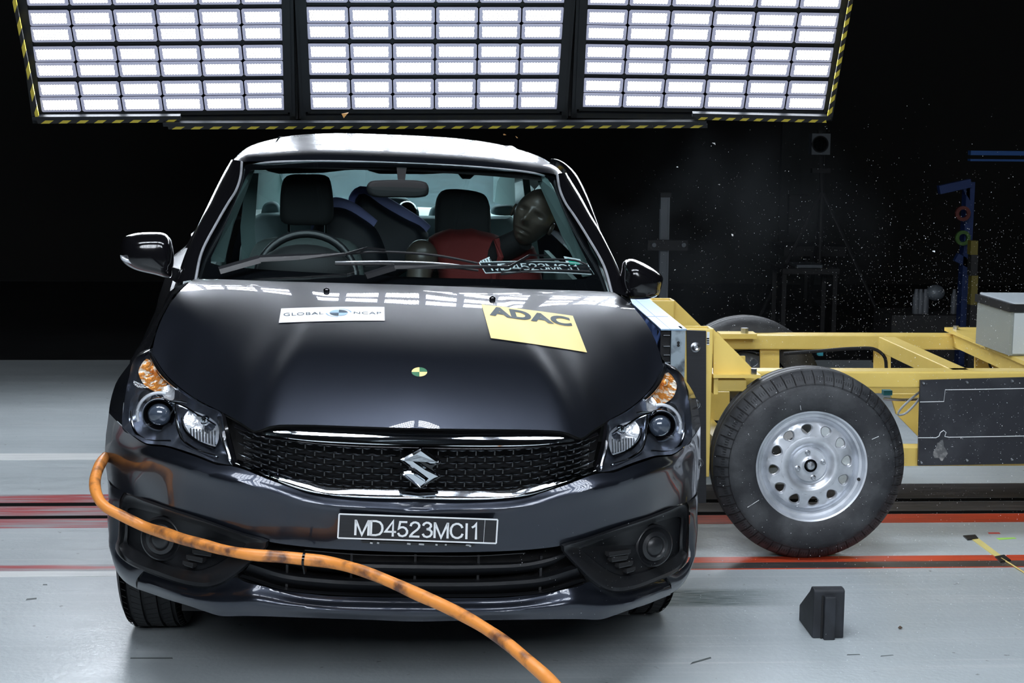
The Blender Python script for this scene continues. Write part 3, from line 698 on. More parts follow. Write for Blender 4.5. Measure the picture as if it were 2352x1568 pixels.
slat([[(965, 1330), (821, 1327), (752, 1324), (660, 1312), (585, 1288)], [(965, 1340), (821, 1337), (752, 1333), (649, 1321), (574, 1295)], [(965, 1350), (821, 1347), (752, 1343), (649, 1331), (568, 1304)], [(965, 1366), (821, 1362), (752, 1357), (649, 1344), (558, 1314)]], 'slat', M['dark_trim'], (.05, .004, .014, .05), lowg)
slat([[(965, 1275), (821, 1272), (700, 1262)], [(965, 1277), (821, 1274), (700, 1264)]], 'slat', M['satin_black'], (.03, .03), lowg)
slat([[(965, 1364), (821, 1361), (740, 1357), (640, 1346), (556, 1318)], [(965, 1371), (821, 1368), (740, 1364), (645, 1353), (550, 1324)]], 'slat', M['satin_black'], (.03, .006), lowg)
for x in (-.32, -.16, 0, .16, .32): MB().box((x-.003, .10, .33), (x+.003, .125, .42)).make('upright', M['satin_black'], lowg, False)
# ---- fog lamp bezels
def P2(L, off=0.): return [KB(*q[:2], off+(q[2] if len(q) > 2 else 0)) for q in L]
bz_out = [(617, 1240), (561, 1224), (470, 1192), (401, 1169), (332, 1145), (283, 1129), (274, 1146), (273, 1192), (270, 1238), (263, 1253), (270, 1272), (297, 1296), (355, 1321), (424, 1344), (470, 1351), (504, 1344), (542, 1322), (584, 1286), (612, 1258), (620, 1246)]
bz_mid = [(606, 1246), (558, 1230), (470, 1200), (401, 1178), (335, 1155), (290, 1141), (282, 1150), (281, 1192), (278, 1236), (273, 1252), (280, 1268), (303, 1288), (360, 1311), (424, 1332), (468, 1338), (500, 1332), (534, 1312), (573, 1281), (600, 1258), (610, 1249)]
bz_in = [(565, 1248), (535, 1236), (460, 1208), (395, 1188), (345, 1175), (300, 1166), (293, 1170), (293, 1196), (293, 1226), (292, 1246), (300, 1256), (330, 1274), (380, 1296), (420, 1306), (450, 1311), (480, 1304), (505, 1292), (535, 1272), (558, 1256), (566, 1250)]
def foglamp(side):
    f = (lambda L: L) if side < 0 else (lambda L: [mx(p) for p in L])
    root = empty('fog_lamp_bezel'); root.parent = car
    N = 90
    O, Mi, I = [cr(P2(L, o_), N, True) for L, o_ in ((bz_out, .012), (bz_mid, .0), (bz_in, .035))]
    I2 = [p+S([0, .012, 0]) for p in I]; c = sum(I)/len(I)
    F0 = [c+(p-c)*.5+S([0, .012, 0]) for p in I2]
    V, Fc = grid([O, [(a*.5+b_*.5)+S([0, -.008, 0]) for a, b_ in zip(O, Mi)], Mi, [a*.5+b_*.5+S([0, .006, 0]) for a, b_ in zip(Mi, I)], I], True)
    obj('bezel_rim', f(V), Fc, M['satin_black'], root)
    V, Fc = grid([I, I2, F0], True); n = len(V); V.append(sum(F0)/len(F0)); Fc += [(n-N+k, n-N+(k+1) % N, n) for k in range(N)]
    obj('bezel_panel', f(V), Fc, M['dark_trim'], root)
    # round blanking cover
    ctr = KB(372, 1236, .035); ax = S([-.35, -.93, .05]); ax /= np.linalg.norm(ax)
    mb = MB().lathe([(.058, -.01), (.058, .006), (.053, .010), (.050, .004), (.044, .0), (.040, .012), (.030, .016), (.026, .012), (.024, .0145), (.012, .020), (.0005, .0205)], ctr, ax, 40)
    V = mb.V; obj('fog_lamp_cover', f([S(p) for p in V]), mb.F, M['satin_black'], root)
    for k, (a, b_) in enumerate((((440, 1250), (498, 1258)), ((446, 1264), (490, 1270)), ((432, 1277), (470, 1284)), ((424, 1290), (448, 1296)))):
        A, C_ = KB(*a, .030), KB(*b_, .030); mb = MB().bar(A, C_, .014, .010); obj('vent_slot', f([S(p) for p in mb.V]), mb.F, M['matt_black'], root, False)
        A, C_ = KB(a[0]+3, a[1]+6, .028), KB(b_[0]-2, b_[1]+6, .028); mb = MB().bar(A, C_, .012, .003); obj('vent_blade', f([S(p) for p in mb.V]), mb.F, M['satin_black'], root, False)
    return root
foglamp(-1); foglamp(1)

# ---- radiator grille
gr = empty('radiator_grille'); gr.parent = car
g_top = [(965, 987, .075), (830, 983, .078), (700, 979, .086), (630, 981, .09), (606, 988, .092), (590, 994, .095), (550, 973, .165), (509, 950, .255)]
g_bot = [(965, 1142), (867, 1140), (786, 1137), (724, 1130), (684, 1119), (612, 1093), (539, 1065)]
G0 = full(px(g_top)); G1 = full(px(g_bot, .025))
T1 = [p+S([0, .07, 0]) for p in cr(G0, 61)]; T2 = [p+S([0, .07, 0]) for p in cr(G1, 61)]
V, Fc = grid([cr(G0, 61), T1, T2, cr(G1, 61)]); obj('grille_well', V, Fc, M['matt_black'], gr)
# side gussets of gloss black between lamp and mesh
gus = [px([(509, 946, .25), (518, 990, .19), (528, 1030, .16), (539, 1066, .135)]), px([(517, 952, .24), (526, 992, .185), (536, 1030, .155), (546, 1062, .13)])]
V, Fc = grid([cr(gus[0], 12), cr(gus[1], 12)]); obj('side_cheek', V, Fc, M['gloss_black'], gr); obj('side_cheek', [mx(p) for p in V], Fc, M['gloss_black'], gr)
def Ttop(x): return float(np.interp(x, [517, 560, 600, 700, 800, 965], [958, 983, 1001, 1014, 1023, 1030]))
def Tbot(x): return float(np.interp(x, [517, 540, 600, 680, 740, 820, 965], [1050, 1060, 1085, 1111, 1123, 1129, 1132]))
mb = MB(); tk = MB()
def gp(u, v, off): return KB(u, v, off)
us = [965-44*i for i in range(8)]; last = us[-1]
while last > 520: last -= 38; us.append(last)
for r_ in range(8):
    fr_ = (r_+.35)/7.2
    sh = 0 if r_ % 2 == 0 else .5
    for i in range(len(us)-1):
        u0 = us[i]*(1-sh)+us[i+1]*sh; w_ = (us[i]-us[i+1])
        ua, ub = u0-w_*.43, u0+w_*.43
        if ua < 532: continue
        v_ = [Ttop(q)+(Tbot(q)-Ttop(q))*fr_ for q in (ua, u0, ub)]
        L, C_, R_ = gp(ua, v_[0], .018), gp(u0, v_[1], .008), gp(ub, v_[2], .018)
        h_ = .0027; top, bot = C_+S([0, .0022, h_]), C_+S([0, .003, -h_*.8]); bk = C_+S([0, .03, 0])
        V = [L, L*.5+C_*.5+S([0, -.002, h_*.8]), top, R_*.5+C_*.5+S([0, -.002, h_*.8]), R_, R_*.5+C_*.5+S([0, .0, -h_*.8]), bot, L*.5+C_*.5+S([0, .0, -h_*.8]), C_, bk]
        Fc = [(k, (k+1) % 8, 8) for k in range(8)]+[(k, (k+1) % 8, 9) for k in range(8)]
        mb.add(V, Fc); mb.add([mx(p) for p in V], Fc) if i or sh else None
        # upright tick joining the rows
        if r_ < 7:
            v2 = Ttop(u0)+(Tbot(u0)-Ttop(u0))*((r_+1.35)/7.2)
            A, C2 = gp(u0, v_[1]+2, .022), gp(u0, v2-2, .022); t_ = MB().bar(A+S([0, .008, 0]), C2+S([0, .008, 0]), .0010, .003)
            tk.add(t_.V, t_.F); tk.add([mx(S(p)) for p in t_.V], t_.F)
nb = len(mb.F); mb.add(tk.V, tk.F); gm = mb.make('grille_mesh', [M['dark_chrome'], M['mesh_black']], gr, smooth=False)
if len(gm.data.polygons) == len(mb.F): gm.data.polygons.foreach_set('material_index', [0]*nb+[1]*(len(mb.F)-nb))
mb = MB()
for r_ in range(1, 6):
    fr_ = (r_+.85)/7.2
    L_ = [gp(q, Ttop(q)+(Tbot(q)-Ttop(q))*fr_, .055) for q in (965, 860, 760, 660, 560)]; mb.tube(full(L_), .003, 6)
mb.make('condenser_bars', M['satin_black'], gr)
def blade(up, lo, name, m_, bulge, depth, prof=None):
    """rounded bright strip between an upper and a lower edge"""
    U, Lw = cr(full(px(up)), 101), cr(full(px(lo)), 101); rows = []
    for t in np.linspace(0, 1, 11):
        d_ = float(np.interp(t, [q[0] for q in prof], [q[1] for q in prof])) if prof else -bulge*sin(pi*t)**.7+depth*(1-sin(pi*t))
        rows.append([a*(1-t)+b_*t+S([0, d_, 0]) for a, b_ in zip(U, Lw)])
    return obj(name, *grid(rows), m_, gr)
blade([(965, 994.5, .07), (786, 989, .072), (663, 986, .078), (622, 988, .083), (604, 993, .087)], [(965, 1021, .05), (806, 1016, .056), (704, 1009.5, .065), (643, 1001.5, .078), (604, 995, .087)], 'upper_chrome_bar', M['chrome'], 0, 0, [(0, .010), (.2, .002), (.45, -.001), (.55, -.003), (.78, -.011), (.93, -.017), (1, -.014)])
blade([(965, 1023, .052), (806, 1018, .058), (704, 1011, .066), (600, 999, .09), (540, 975, .17)], [(965, 1033, .056), (806, 1029, .062), (704, 1020, .07), (600, 1005, .095), (536, 983, .17)], 'mesh_surround', M['gloss_black'], .006, .004)
blade([(965, 1127.5, .04), (826, 1125, .044), (745, 1120, .052), (704, 1109, .06), (622, 1083, .085), (545, 1058, .13)], [(965, 1144.5, .042), (867, 1143, .044), (786, 1139, .05), (724, 1131, .058), (684, 1121, .066), (612, 1095, .09), (541, 1063, .132)], 'lower_chrome_strip', M['chrome'], 0, 0, [(0, .014), (.3, .007), (.6, .0005), (.85, -.0045), (1, -.004)])

# ---- emblem: outline with rounded horns, raised bevelled strokes
def E_(x, y, o_=0): return cs(900+x*130/1568, 1010+y*130/1568, .028+o_)
emb = empty('emblem'); emb.parent = gr
def raised(poly, h, inset, m_, name):
    P = [S(p) for p in poly]; n = len(P); c = sum(P)/n
    nrm = S([0, -1, 0]); Q = []
    for i in range(n):
        a, b_, d_ = P[i-1], P[i], P[(i+1) % n]
        t1 = (b_-a)/max(np.linalg.norm(b_-a), 1e-9); t2 = (d_-b_)/max(np.linalg.norm(d_-b_), 1e-9)
        nn = S([-(t1+t2)[2], 0, (t1+t2)[0]]); l_ = np.linalg.norm(nn); nn = nn/max(l_, 1e-9)
        Q.append((b_, nn))
    area = sum(P[i-1][0]*P[i][2]-P[i][0]*P[i-1][2] for i in range(n)); sg = 1 if area > 0 else -1
    top = [b_+nn*sg*inset+nrm*h for b_, nn in Q]; bk = [b_+S([0, .006, 0]) for b_, _ in Q]
    V = bk+[b_ for b_, _ in Q]+top
    Fc = [(k, (k+1) % n, n+(k+1) % n, n+k) for k in range(n)]+[(n+k, n+(k+1) % n, 2*n+(k+1) % n, 2*n+k) for k in range(n)]+[tuple(2*n+k for k in range(n))]
    return obj(name, V, Fc, m_, emb, smooth=False)
base = [(800, 200), (1000, 335), (1280, 525), (1370, 590), (1375, 630), (1330, 670), (1200, 715), (1130, 770), (1180, 840), (1290, 915), (1360, 975), (1365, 1025), (1320, 1060), (1050, 1200), (785, 1360), (520, 1165), (300, 1010), (225, 960), (220, 905), (270, 865), (420, 820), (470, 770), (420, 710), (290, 620), (225, 565), (225, 515), (290, 480), (520, 370)]
raised([E_(x, y, .012) for x, y in base], .003, .0012, M['gloss_black'], 'emblem_base')
s1 = [(800, 240), (1060, 410), (1290, 570), (1345, 620), (1290, 650), (1180, 690), (1050, 690), (960, 650), (680, 455), (560, 520), (640, 560), (960, 780), (1340, 1000), (1200, 1085), (960, 1210), (790, 1320), (500, 1110), (330, 985), (240, 930), (330, 880), (430, 855), (540, 860), (620, 890), (920, 1095), (960, 1060), (620, 830), (400, 680), (245, 560), (240, 540), (330, 500), (560, 375)]
raised([E_(x, y) for x, y in s1], .0055, .0052, M['chrome'], 'emblem_letter')

# ------------------------------------------------------------------ head lamps
h_low = [(535, 1067, .13), (501, 1063, .155), (456, 1046, .20), (415, 1032, .25), (383, 1023, .29), (354, 1020, .33), (334, 1017, .36), (307, 1001, .41), (281, 983, .465), (284, 933, .485), (290, 894, .505), (298, 858, .54), (306, 829, .575), (322, 815, .60), (343, 806, .63)]
h_up = [(535, 1067, .13), (526, 1030, .16), (516, 990, .19), (507, 948, .26), (480, 934, .31), (455, 921, .36), (417, 895, .44), (379, 860, .54), (360, 833, .59), (346, 807, .63)]
_A = []; _b = []
for u, v, s in h_low+h_up:
    x, y = (u-400)/100, (v-930)/100; _A.append([1, x, y, x*x, x*y, y*y]); _b.append(s)
_hc = np.linalg.lstsq(np.array(_A), np.array(_b), rcond=None)[0]
def HL(u, v, off=0.):
    x, y = (u-400)/100, (v-930)/100; return cs(u, v, float(np.dot(_hc, [1, x, y, x*x, x*y, y*y]))+off)
def headlamp(side):
    f = (lambda L: [S(p) for p in L]) if side < 0 else (lambda L: [mx(p) for p in L])
    root = empty('headlamp'); root.parent = car
    A = cr(px(h_low), 60); Bc = cr(px(h_up), 60)
    def patch(name, m_, depth, inset=0., lift=0.):
        rows = []
        for t in np.linspace(0, 1, 13):
            rows.append([a*(1-t)+b_*t+S([0, depth*sin(pi*t)**.35+lift, 0])*1. for a, b_ in zip(A, Bc)])
        return obj(name, f([p for r in rows for p in r]), grid(rows)[1], m_, root)
    patch('lamp_bowl', M['lamp_housing'], .07)
    o = patch('clear_cover', M['lens'], -.012, lift=-.001)
    # projector
    c = HL(366, 952, .045); ax = S([-.02, -.99, -.10]); ax /= np.linalg.norm(ax)
    def lathe(name, m_, prof, ctr=c, a_=ax, n=40):
        mb = MB().lathe(prof, ctr, a_, n); return obj(name, f(mb.V), mb.F, m_, root)
    lathe('projector_ring', M['chrome'], [(.043, -.02), (.0455, .006), (.043, .010), (.040, .006), (.039, -.005)])
    lathe('projector_barrel', M['gloss_black'], [(.0395, .002), (.036, -.004), (.031, -.012), (.0305, .0)])
    lathe('projector_lens', M['lens_blue'], [(.0305, -.004), (.029, .005), (.024, .013), (.016, .019), (.008, .0215), (.0003, .022)])
    mb = MB().tube([c+S([.058*cos(a), .004, .058*sin(a)]) for a in np.linspace(radians(75), radians(200), 14)], .0045, 8); obj('outer_arc', f(mb.V), mb.F, M['silver'], root)
    # turn signal
    def shape(name, m_, poly, off, th=.004, N=40, dome=.01):
        O = cr([HL(u, v, off) for u, v in poly], N, True); c_ = sum(O)/N; rows = [[c_+(p-c_)*k+S([0, dome*(1-k*k), 0]) for p in O] for k in (1, .85, .6, .3, .02)]
        rows = [[p+S([0, th, 0]) for p in O]] + rows
        return obj(name, f([p for r in rows for p in r]), grid(rows, True)[1], m_, root)
    shape('turn_signal', M['amber'], [(336, 824), (322, 841), (318, 853), (322, 868), (332, 884), (352, 897), (368, 901), (380, 888), (383, 880), (368, 866), (354, 843), (343, 826)], .028)
    shape('side_reflector', M['clear_reflector'], [(372, 902), (385, 884), (394, 884), (400, 892), (401, 905), (398, 918), (385, 917)], .028)
    shape('high_beam_reflector', M['clear_reflector'], [(432, 944), (456, 948), (481, 959), (499, 975), (503, 996), (501, 1013), (494, 1026), (464, 1017), (440, 999), (425, 977), (422, 960)], .035, dome=.03)
    mb = MB()
    for u in range(438, 500, 7): mb.tube([HL(u, 984+(u-438)*.1, .034), HL(u+1, 1006+(u-438)*.28, .028)], .0022, 6)
    obj('reflector_flutes', f(mb.V), mb.F, M['polished'], root)
    b1 = HL(350, 848, .020); mb = MB().lathe([(.010, -.004), (.010, .003), (.006, .004), (.004, .010), (.0004, .011)], b1, ax, 16); obj('signal_bulb', f(mb.V), mb.F, M['amber'], root)
    b2 = HL(471, 966, .030); mb = MB().lathe([(.012, -.01), (.012, .003), (.008, .004), (.006, .012), (.0004, .013)], b2, ax, 16); obj('main_bulb', f(mb.V), mb.F, M['chrome'], root)
    def band(name, m_, pts, off, w_=.004, d_=.0):
        P = cr([HL(u, v, off) for u, v in pts], 26); mb = MB().tube(P, [w_*(.55+.45*sin(pi*(i+3)/32)) for i in range(26)], 8); return obj(name, f(mb.V), mb.F, m_, root)
    band('chrome_strip', M['polished'], [(341, 808), (349, 822), (359, 840), (370, 856), (383, 871), (397, 884), (408, 893)], .012, .0062)
    band('chrome_strip', M['chrome'], [(360, 907), (387, 921), (409, 928), (432, 939), (454, 953), (475, 963), (495, 976)], .018, .0035)
    band('chrome_strip', M['polished'], [(503, 958), (510, 992), (518, 1022), (529, 1056)], .012, .0065)
    band('chrome_strip', M['chrome'], [(402, 928), (405, 955), (409, 984), (420, 1011), (444, 1029), (470, 1040), (500, 1050)], .018, .0042)
    band('chrome_strip', M['dark_chrome'], [(418, 960), (424, 986), (444, 1007), (468, 1020), (493, 1028)], .022, .004)
    band('chrome_strip', M['dark_chrome'], [(301, 943), (304, 975), (314, 996), (336, 1010), (365, 1013), (391, 1012)], .024, .004)
    band('chrome_strip', M['chrome'], [(387, 921), (408, 921), (430, 925)], .016, .003)
    band('chrome_strip', M['polished'], [(452, 1034), (475, 1041), (497, 1047)], .014, .003)
    shape('facet', M['frame_dark'], [(322, 904), (334, 896), (348, 908), (338, 924), (318, 922)], .03, dome=-.01)
    return root
headlamp(-1); headlamp(1)

# ------------------------------------------------------------------ glasshouse
def rowgen(c, sd, n=9, p=2.2):
    c, sd = S(c), S(sd); return full([S([sd[0]*t, c[1]+(sd[1]-c[1])*t**p, c[2]+(sd[2]-c[2])*t**p]) for t in np.linspace(0, 1, n)])
WS = [rowgen((0, 1.03, .975), cs(452, 646, 1.17)), rowgen((0, 1.30, 1.118), cs(467, 583, 1.33)), rowgen((0, 1.58, 1.248), cs(513, 492, 1.58)), rowgen((0, 1.84, 1.357), cs(558, 376, 1.94))]
wsg = loft(WS, 81, 41); WV, WF_ = grid(wsg)
ws = obj('windscreen', WV, WF_, M['glass'], car, smooth='all')
WB = bvh(WV, WF_)
def polar(poly, a, c=(915, 510)):
    d = (cos(a), sin(a)); best = None
    for i in range(len(poly)):
        (x1, y1), (x2, y2) = poly[i-1], poly[i]; ex, ey = x2-x1, y2-y1; den = d[0]*ey-d[1]*ex
        if abs(den) < 1e-9: continue
        t = ((x1-c[0])*ey-(y1-c[1])*ex)/den; s = ((x1-c[0])*d[1]-(y1-c[1])*d[0])/den
        if t > 0 and -1e-6 <= s <= 1+1e-6 and (best is None or t > best): best = t
    return c[0]+d[0]*best, c[1]+d[1]*best
f_out = [(450, 646), (466, 583), (500, 516), (527, 469), (544, 442), (554, 409), (558, 377), (620, 372), (740, 370), (915, 372), (1100, 378), (1262, 393), (1273, 400), (1290, 430), (1330, 500), (1370, 590), (1398, 670), (1250, 672), (935, 664), (700, 658), (540, 652)]
f_in = [(484, 604), (484, 590), (500, 556), (520, 510), (545, 450), (566, 402), (575, 390), (600, 385), (750, 382), (915, 382), (1080, 387), (1200, 394), (1250, 401), (1268, 420), (1290, 470), (1320, 540), (1345, 590), (1361, 625), (1358, 634), (1340, 640), (1200, 640), (1000, 636), (800, 628), (620, 618), (500, 608)]
ring_o, ring_i = [], []
for k in range(240):
    a = 2*pi*k/240; po, pi_ = polar(f_out, a), polar(f_in, a)
    q = None; sc_ = 1.
    while q is None and sc_ > .8: q = hit(WB, 915+(po[0]-915)*sc_, 510+(po[1]-510)*sc_, -.003); sc_ -= .006
    ring_o.append(q); r_ = hit(WB, *pi_, -.003); ring_i.append(r_ if r_ is not None else q)
V, Fc = grid([ring_o, ring_i], True); obj('windscreen_border', V, Fc, M['gloss_black'], ws)
# pillars
IC = px([(452, 648, 1.16), (466, 583, 1.32), (500, 516, 1.50), (527, 469, 1.64), (544, 442, 1.73), (555, 409, 1.84), (558, 376, 1.94)])
OC = px([(398, 664, 1.16), (426, 582, 1.34), (462, 501, 1.53), (480, 464, 1.66), (502, 419, 1.80), (522, 383, 1.94), (530, 373, 1.99)])
def lr(rows, name, m_, parent=car):
    obj(name, *grid(rows), m_, parent); obj(name, *grid(both(rows)), m_, parent)
MC = [a*.45+b_*.55+S([-.012, -.02, .012]) for a, b_ in zip(IC, OC)]
lr(loft([IC, [p+S([-.004, -.014, .008]) for p in IC], MC, OC, [p+S([.01, .06, -.03]) for p in OC]], 30, 14), 'front_pillar', M['gloss_black'])
mb = MB().tube(cr([p+S([-.003, -.016, .006]) for p in IC], 30), .0045, 6); obj('pillar_moulding', mb.V, mb.F, M['silver'], car); obj('pillar_moulding', [mx(S(p)) for p in mb.V], mb.F, M['silver'], car)
roof_rows = [[(0, 1.85, 1.355), (-.3, 1.875, 1.35), (-.48, 1.915, 1.339), (-.565, 1.945, 1.330), (-.615, 1.98, 1.29)],
             [(0, 1.90, 1.380), (-.3, 1.925, 1.375), (-.47, 1.96, 1.362), (-.57, 1.99, 1.348), (-.625, 2.03, 1.29)],
             [(0, 2.08, 1.412), (-.3, 2.10, 1.405), (-.465, 2.13, 1.388), (-.565, 2.14, 1.366), (-.63, 2.17, 1.30)],
             [(0, 2.35, 1.437), (-.3, 2.36, 1.429), (-.46, 2.38, 1.410), (-.56, 2.39, 1.380), (-.635, 2.4, 1.31)],
             [(0, 2.65, 1.445), (-.3, 2.65, 1.437), (-.46, 2.65, 1.413), (-.545, 2.65, 1.375), (-.625, 2.65, 1.31)],
             [(0, 2.95, 1.432), (-.3, 2.95, 1.424), (-.46, 2.94, 1.40), (-.55, 2.93, 1.36), (-.625, 2.92, 1.295)],
             [(0, 3.18, 1.398), (-.3, 3.17, 1.39), (-.45, 3.16, 1.37), (-.55, 3.14, 1.325), (-.625, 3.12, 1.26)]]
rr = loft([full(r) for r in roof_rows], 61, 36); RV, RF = grid(rr); obj('roof', RV, RF, M['paint'], car)
mb = MB().tube(cr([(-.462, 1.98, 1.362), (-.452, 2.4, 1.411), (-.452, 2.8, 1.41), (-.45, 3.1, 1.382)], 12), .006, 6)
obj('roof_seam', mb.V, mb.F, M['gloss_black'], car); obj('roof_seam', [mx(S(p)) for p in mb.V], mb.F, M['gloss_black'], car)
mb = MB().tube(cr(full([(0, 1.846, 1.353), (-.3, 1.871, 1.348), (-.48, 1.911, 1.334), (-.55, 1.95, 1.314)]), 40), .004, 6); mb.make('header_trim', M['silver'], car)
# rear window and its pillars
RG = [full([(0, 3.19, 1.395), (-.3, 3.18, 1.387), (-.47, 3.16, 1.362)]), full([(0, 3.55, 1.25), (-.3, 3.53, 1.243), (-.52, 3.49, 1.22)]), full([(0, 3.93, 1.06), (-.4, 3.90, 1.055), (-.60, 3.84, 1.04)])]
rg = loft(RG, 41, 21); obj('rear_window', *grid(rg), M['rear_glass'], car, smooth='all')
CP = [cr([(-.47, 3.16, 1.362), (-.52, 3.49, 1.22), (-.60, 3.84, 1.04)], 14), cr([(-.56, 3.15, 1.32), (-.59, 3.5, 1.18), (-.65, 3.88, 1.035)], 14), cr([(-.625, 3.12, 1.26), (-.65, 3.42, 1.14), (-.74, 3.86, 1.03)], 14)]
lr(CP, 'rear_pillar', M['paint'])
# side windows between roof edge and belt
wt = cr([OC[0]+S([.01, .09, .005]), OC[2]+S([.008, .06, -.02]), OC[4]+S([.008, .06, -.03]), (-.62, 2.04, 1.285), (-.632, 2.4, 1.305), (-.63, 2.75, 1.31), (-.625, 3.12, 1.26), (-.65, 3.42, 1.14), (-.74, 3.84, 1.03)], 40)
wb_ = [S([-topx(y), y, topz(y)]) for y in np.linspace(1.24, 3.84, 40)]
V, Fc = grid([wt, wb_])
obj('side_window', V, Fc, M['side_glass'], car); obj('side_window', [mx(p) for p in V], Fc, M['side_glass'], car)
for sg in (-1, 1):
    mb = MB().prism([(sg*.625, 2.36, 1.305), (sg*.625, 2.46, 1.305), (sg*.79, 2.48, .99), (sg*.79, 2.34, .99)], (-sg*.02, 0, 0)); mb.make('door_pillar', M['gloss_black'], car, False)
# bent door frame standing off the right side after the impact
do = px([(1264, 366, 2.15), (1282, 368, 2.25), (1303, 379, 2.32), (1323, 399, 2.34), (1343, 434, 2.34), (1360, 474, 2.3), (1385, 544, 2.2), (1404, 610, 2.05)])
di = px([(1262, 380, 2.10), (1276, 384, 2.20), (1292, 398, 2.24), (1306, 420, 2.26), (1324, 456, 2.24), (1344, 500, 2.2), (1370, 562, 2.1), (1392, 615, 1.98)])
dm = [a*.5+b_*.5+S([.0, -.03, .012]) for a, b_ in zip(do, di)]
obj('bent_door_frame', *grid(loft([do, [p+S([0, -.012, 0]) for p in do], dm, di], 40, 12)), M['gloss_black'], car)

# ------------------------------------------------------------------ cabin
def pill(name, L, s, dep, m_, parent=car, back=None, N=44, flat=.6):
    V, Fc = pillow([cs(u, v, s) for u, v in L], s, (0, -dep, 0), (0, back or dep*.6, 0), 7, N, flat)
    return obj(name, V, Fc, m_, parent)
mb = MB(); V, Fc = grid(loft([full([(0, 1.12, .93), (-.4, 1.16, .93), (-.66, 1.26, .93)]), full([(0, 1.4, .965), (-.4, 1.42, .965), (-.68, 1.46, .95)]), full([(0, 1.70, .95), (-.4, 1.70, .96), (-.70, 1.70, .93)]), full([(0, 1.76, .86), (-.4, 1.76, .86), (-.72, 1.76, .84)]), full([(0, 1.74, .6), (-.4, 1.74, .6), (-.74, 1.74, .6)])], 33, 24)); obj('dashboard', V, Fc, M['matt_black'], car)
mb = MB(); mb.box((-.76, 1.3, .34), (.76, 3.3, .37)); mb.make('cabin_floor', M['matt_black'], car, False)
for sg in (-1, 1):
    MB().prism([(sg*.66, 1.34, .3), (sg*.70, 3.3, .3), (sg*.70, 3.3, .955), (sg*.645, 1.34, .92)], (sg*.02, 0, 0)).make('door_lining', M['cabin'], car, False)
V, Fc = grid([[p+S([0, 0, -.03]) for p in r] for r in rr]); obj('headliner', V, Fc, M['matt_black'], car)
# steering wheel
sc0 = cs(704, 640, 1.80); sa = S([0, -.9, .45]); sa /= np.linalg.norm(sa)
su = np.cross(S([1, 0, 0]), sa); su /= np.linalg.norm(su)
mb = MB(); n1, n2 = 40, 10; V = []
for i in range(n1):
    a = 2*pi*i/n1; e = S([cos(a), 0, 0])+su*sin(a)
    for j in range(n2): b_ = 2*pi*j/n2; V.append(sc0+e*(.170+.015*cos(b_))+sa*.015*sin(b_))
mb.add(V, [(i*n2+j, i*n2+(j+1) % n2, ((i+1) % n1)*n2+(j+1) % n2, ((i+1) % n1)*n2+j) for i in range(n1) for j in range(n2)])
sw = mb.make('steering_wheel', M['satin_black'], car)
MB().lathe([(.0005, .02), (.05, .015), (.075, 0), (.07, -.05), (.05, -.16), (.0005, -.2)], sc0, -sa, 24).make('airbag_hub', M['matt_black'], sw)
mb = MB(); mb.box((sc0[0]-.16, sc0[1]-.02, sc0[2]-.02), (sc0[0]+.16, sc0[1]+.0, sc0[2]+.02)); mb.make('spoke', M['matt_black'], sw, False)
MB().ball((sc0[0], 1.62, .98), (.165, .09, .095), 28).make('instrument_hood', M['matt_black'], car)
# seats
st = pill('front_seat', [(566, 690), (568, 610), (578, 575), (592, 556), (615, 547), (660, 544), (750, 544), (790, 549), (815, 560), (828, 582), (834, 612), (836, 690)], 2.36, .05, M['seat'], back=.09, flat=.75)
hr = pill('headrest', [(648, 420), (655, 407), (668, 401), (705, 400), (740, 401), (755, 407), (762, 430), (766, 470), (764, 505), (755, 515), (705, 517), (660, 515), (646, 508), (643, 470)], 2.34, .05, M['headrest'], st, flat=.7)
for u in (664, 748): MB().tube([cs(u, 512, 2.34), cs(u, 552, 2.36)], .006, 8).make('headrest_post', M['chrome'], st)
st2 = pill('front_seat', [(955, 690), (958, 580), (975, 552), (1000, 545), (1060, 542), (1120, 545), (1150, 556), (1175, 590), (1185, 690)], 2.42, .05, M['seat'], back=.09, flat=.75)
pill('headrest', [(1003, 455), (1015, 438), (1035, 434), (1062, 435), (1095, 440), (1115, 449), (1124, 470), (1127, 520), (1124, 545), (1060, 548), (1004, 546), (999, 500)], 2.38, .05, M['headrest'], st2, flat=.7)
rs = pill('rear_seat', [(560, 640), (565, 520), (575, 494), (600, 489), (700, 489), (900, 494), (1100, 498), (1190, 505), (1200, 640)], 3.06, .06, M['seat_light'], back=.08, flat=.9)
for L in ([(602, 500), (606, 470), (625, 462), (640, 468), (645, 500)], [(862, 480), (864, 456), (878, 451), (920, 452), (938, 457), (950, 480)], [(985, 548), (983, 505), (990, 478), (1003, 470), (1030, 468), (1060, 480), (1066, 548)], [(1128, 490), (1130, 475), (1150, 470), (1180, 472), (1190, 490)]):
    pill('rear_headrest', L, 3.12, .04, M['seat_light'] if L[0][0] < 900 else M['seat_light'], rs, flat=.65)
zs = float(cs(620, 478, 3.5)[2])
mb = MB(); mb.add([(-.60, 3.10, zs-.02), (.60, 3.10, zs-.02), (.60, 3.88, zs+.01), (-.60, 3.88, zs+.01), (-.6, 3.1, zs-.06), (.6, 3.1, zs-.06), (.6, 3.88, zs-.04), (-.6, 3.88, zs-.04)], [(0, 1, 2, 3), (7, 6, 5, 4), (0, 4, 5, 1), (1, 5, 6, 2), (2, 6, 7, 3), (3, 7, 4, 0)]); mb.make('parcel_shelf', M['shelf'], car, False)
def plate(name, L, m_, parent=car, th=.012):
    return MB().prism(px(L), (0, th, 0)).make(name, m_, parent, False)
plate('pillar_trim', [(590, 396, 3.0), (642, 396, 3.35), (655, 430, 3.5), (648, 478, 3.75), (575, 482, 3.0), (585, 440, 3.0)], M['cabin'])
